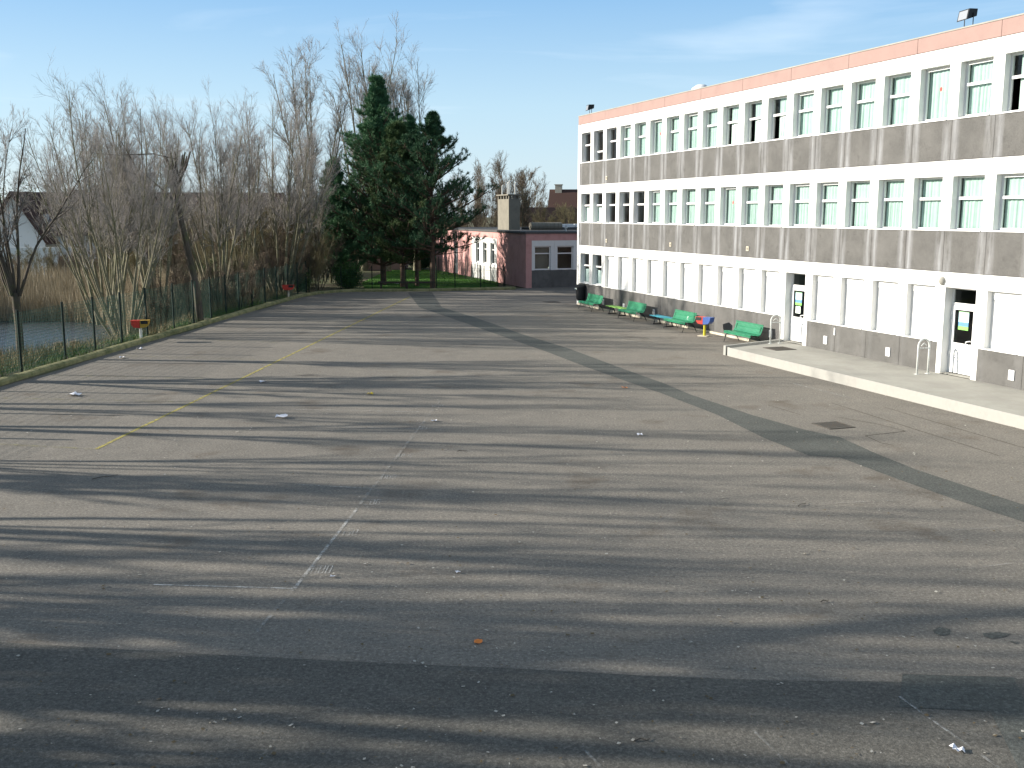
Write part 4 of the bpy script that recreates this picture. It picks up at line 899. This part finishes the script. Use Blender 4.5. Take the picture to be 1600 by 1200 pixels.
# left edge tree and the trees outside the frame that throw the long shadows
coppice('bare_tree', 'slender bare tree on the pond bank at the left edge', 'tree', (-17.2, 35.5, -.2), 9.6, 3.8, 9, RT(10), tw=M_twig, bk=M_bark, r0=.055, trunk_h=2.4, rt=.13, b0=.2, wan=.10, dens=.7)
coppice('bare_tree', 'broad bare tree cut by the left border of the view', 'tree', (-19.8, 31, 0), 10.5, 4.5, 10, RT(11), tw=M_twig, bk=M_bark, r0=.09, trunk_h=2.2, rt=.25, b0=.2, wan=.10, dens=.8)
S = 'tall bare trees left of the yard outside the view'
shade = [(-19.5, 10.8, 13, .34, 51), (-22, 13.6, 12.5, .26, 52), (-19.8, 17, 12, .22, 53), (-23.5, 20.5, 12, .26, 54), (-20.2, 24.5, 11.5, .20, 55), (-24.5, 27.5, 11.5, .22, 56), (-26.5, 15.8, 14, .3, 57), (-19, 13.9, 11, .15, 58), (-19.4, 21, 11, .13, 60)]
for i, (x, y, h, rt, sd) in enumerate(shade):
    coppice('bare_tree', 'tall bare tree beside the yard, number of stems rising from one bole', 'tree', (x, y, 0), h, 3.6, 6, RT(sd), r0=rt*.42, group=S, dens=.85, trunk_h=2.6, rt=rt, bk=M_bark, c2=6, c3=3, wan=.06)
o = empty('bare_tree', 'bare tree with one heavy limb reaching away beside the yard', 'tree', (-20.3, 12.6, 0))
MB().tube([(0, -.6, -.2), (0, -.5, 3), (0, -.3, 6.2), (0, .8, 7.6), (.1, 2.0, 8.8), (.1, 2.9, 10.2), (.1, 3.2, 12.2)], [.24, .21, .2, .19, .17, .14, .06], 9).tube([(0, -.3, 6.2), (0, -.5, 9), (0, -.4, 12.5)], [.11, .08, .03], 7).tube([(0, -.45, 4), (.3, -1.6, 6.5), (.4, -2.2, 9.5)], [.09, .07, .03], 7).build('trunk', M_bark, o)
coppice('bare_tree', 'stout bare tree in the hedge beside the nearest part of the yard', 'tree', (-20.5, 11.6, 0), 13, 2.2, 4, RT(70), r0=.19, group=S, dens=.5, trunk_h=1.5, rt=.3, bk=M_bark, c2=5, c3=2, wan=.05)
# poplars far behind the pines
Pg = 'tall thin bare poplars behind the pines'
for i, (x, y, h, sp, lb) in enumerate(((-16.6, 88, 19.0, 3.4, 'tall thin bare poplar leaning over the left side of the pines'), (-13.2, 92, 21, 2.6, 'tallest bare poplar left of the pine top'), (-10.9, 90, 20.6, 2.6, 'tall bare poplar directly behind the pine top'), (-8.4, 91, 19.2, 2.8, 'bare poplar behind the right shoulder of the pines'))):
    coppice('bare_poplar', lb, 'tree', (x, y, 0), h, sp+1.2, 7, RT(20+i), r0=.12, group=Pg, trunk_h=3.0, rt=.3, dens=1.1, tw=M_twig, tr=.009)
Bg = 'bare trees behind the pavilion'
for i, (px, Y_, ht, lb) in enumerate(((760, 108, 5+80*108/1622, 'bare tree left of the pavilion chimney'), (788, 112, 5+88*112/1622, 'bare tree rising behind the pavilion chimney'), (815, 110, 5+84*110/1622, 'bare tree right of the pavilion chimney'), (838, 130, 5+52*130/1622, 'small bare tree over the dark hipped roof'), (735, 100, 5+60*100/1622, 'bare tree between the dark pine and the chimney'))):
    coppice('bare_tree', lb, 'tree', ((px-800)*Y_/1622, Y_, 0), ht, 2.2, 9, RT(30+i), r0=.07, group=Bg, tw=M_twigb, dens=1., tr=.010)
# conifers
pine('pine_tree', 'tallest conical blue green pine with a pointed top', (-9.1, 72.8, 0), 14.2, 6.6, 1.6, RT(40), M_needle, nb=170, prof=1.0, rt=.22, nn=24, shoots=17, nl=.24, open_=.32)
pine('pine_tree', 'olive tinted pine in front of the tall pointed pine', (-7.5, 70.5, 0), 11.0, 4.6, 1.8, RT(41), M_needle2, nb=100, prof=.8, rt=.18, nn=24, shoots=15, nl=.24, open_=.3)
pine('pine_tree', 'dark layered pine on the right with upturned branch tips', (-5.3, 68.6, 0), 11.3, 5.4, 2.5, RT(42), M_needle3, nb=92, prof=.85, rt=.2, open_=.3, shoots=16, nn=28, droop=.1, nl=.22)
pine('pine_tree', 'blue green pine on the left flank of the group', (-12.3, 73.5, 0), 8.6, 3.8, .8, RT(43), M_needle, nb=90, prof=.9, rt=.14, nn=24, shoots=16, nl=.24)
pine('pine_tree', 'narrow dark pine top between the two large pines', (-6.6, 71.5, 0), 11.4, 2.4, 4, RT(44), M_needle, nb=60, prof=.7, rt=.15, nn=22, nl=.24, open_=.2)
leaf_bush('evergreen_shrub', 'green leafy shrub under the pines by the far kerb', (-11.0, 69.0, 0), 1.5, 1.0, 1.9, RT(45), M_leaf, 9000)
leaf_bush('evergreen_shrub', 'dark ivy like shrub behind the far end of the fence', (-13.8, 66.0, 0), 1.0, 1.2, 1.8, RT(46), M_needle2, 6000)
leaf_bush('evergreen_shrub', 'dark clipped shrub against the back of the lawn', (-8.4, 95.0, 0), 2.2, 1.0, 2.6, RT(47), M_needle3, 6000, .12)
leaf_bush('evergreen_shrub', 'dark evergreen clump among the willow stems', (-17.2, 58.0, 0), 1.4, 1.4, 2.6, RT(48), M_needle2, 7000)
leaf_bush('evergreen_shrub', 'round evergreen beside the roof of the pond house', ((30-800)*93/1622, 93, 0), 2.4, 1.6, 8.6, RT(49), M_needle2, 9000, .12)
# brown twiggy thicket filling the far bank: a few kinds, copied
kinds = [coppice('thicket_shrub', 'x', 'shrub', (0, 0, 0), 4.6, 2.6, 16, RT(60), tw=M_twigb, bk=M_bark, r0=.03), coppice('thicket_shrub', 'x', 'shrub', (0, 0, 0), 5.4, 2.8, 14, RT(61), tw=M_twigo, bk=M_barkg, r0=.035),
         coppice('thicket_shrub', 'x', 'shrub', (0, 0, 0), 3.6, 2.2, 18, RT(62), tw=M_twigb, bk=M_barkg, r0=.025)]
G1 = 'bare brown shrubs of the thicket beyond the fence and pond'
rz3 = RT(63); spots = []
for px, Y_, s_ in [(20, 70, .5), (60, 70, .62), (110, 70, .78), (150, 73, .8), (190, 68, 1.0), (225, 74, 1.2), (260, 62, 1), (285, 70, 1.2), (310, 60, 1.05), (335, 68, 1.25), (365, 64, 1.1), (390, 72, 1.3), (410, 67, 1.15), (440, 70, 1.2), (465, 74, 1.3), (490, 69, 1.05), (510, 76, 1.25), (300, 52, .8), (260, 50, .7),
                   (350, 58, .8), (400, 61, .8), (440, 64, .85), (480, 67, .8), (5, 66, .7), (-40, 62, .6), (25, 74, .5), (100, 74, .65), (240, 80, 1.4), (320, 84, 1.5), (400, 86, 1.5), (460, 88, 1.5), (520, 86, 1.4), (560, 92, 1.5), (600, 98, 1.5), (640, 104, 1.5), (690, 104, 1.4), (730, 112, 1.3), (180, 82, 1.3), (140, 76, .8), (85, 73, .66), (545, 82, 1.1), (500, 82, 1.3), (370, 54, .6), (200, 60, .8)]:
    spots.append(((px-800)*Y_/1622, Y_, s_))
for i, (x, y, s_) in enumerate(spots):
    b = kinds[i % 3]
    if i < 3: b.location = (x, y, hgt(x, y)); b.scale = (s_,)*3; b['label'] = 'bare twiggy shrub in the thicket beyond the fence and pond'; b['group'] = G1
    else: copy_tree(b, (x, y, hgt(x, y)), rz3.uniform(0, 6.28), s_*rz3.uniform(.9, 1.1), 'bare twiggy shrub in the thicket beyond the fence and pond', G1)
ol = coppice('olive_tree', 'rounded olive brown leafless tree in front of the cream chimney', 'tree', ((885-800)*100/1622, 100, 0), 6.6, 4.6, 30, RT(64), tw=M_twigo, bk=M_twigo, r0=.05, dens=1.4)
G2 = 'distant bare hedgerow trees along the horizon'
far_t = coppice('hedgerow_tree', 'small bare tree in the distant hedgerow on the horizon', 'tree', (-60, 190, 0), 9, 5, 14, RT(65), tw=M_twigb, bk=M_bark, r0=.1, group=G2, dens=.8)
for i in range(26):
    x = -150+i*8.2+rz3.uniform(-2, 2); copy_tree(far_t, (x, 185+rz3.uniform(-15, 25), 0), rz3.uniform(0, 6.28), rz3.uniform(.75, 1.15), 'small bare tree in the distant hedgerow on the horizon', G2)
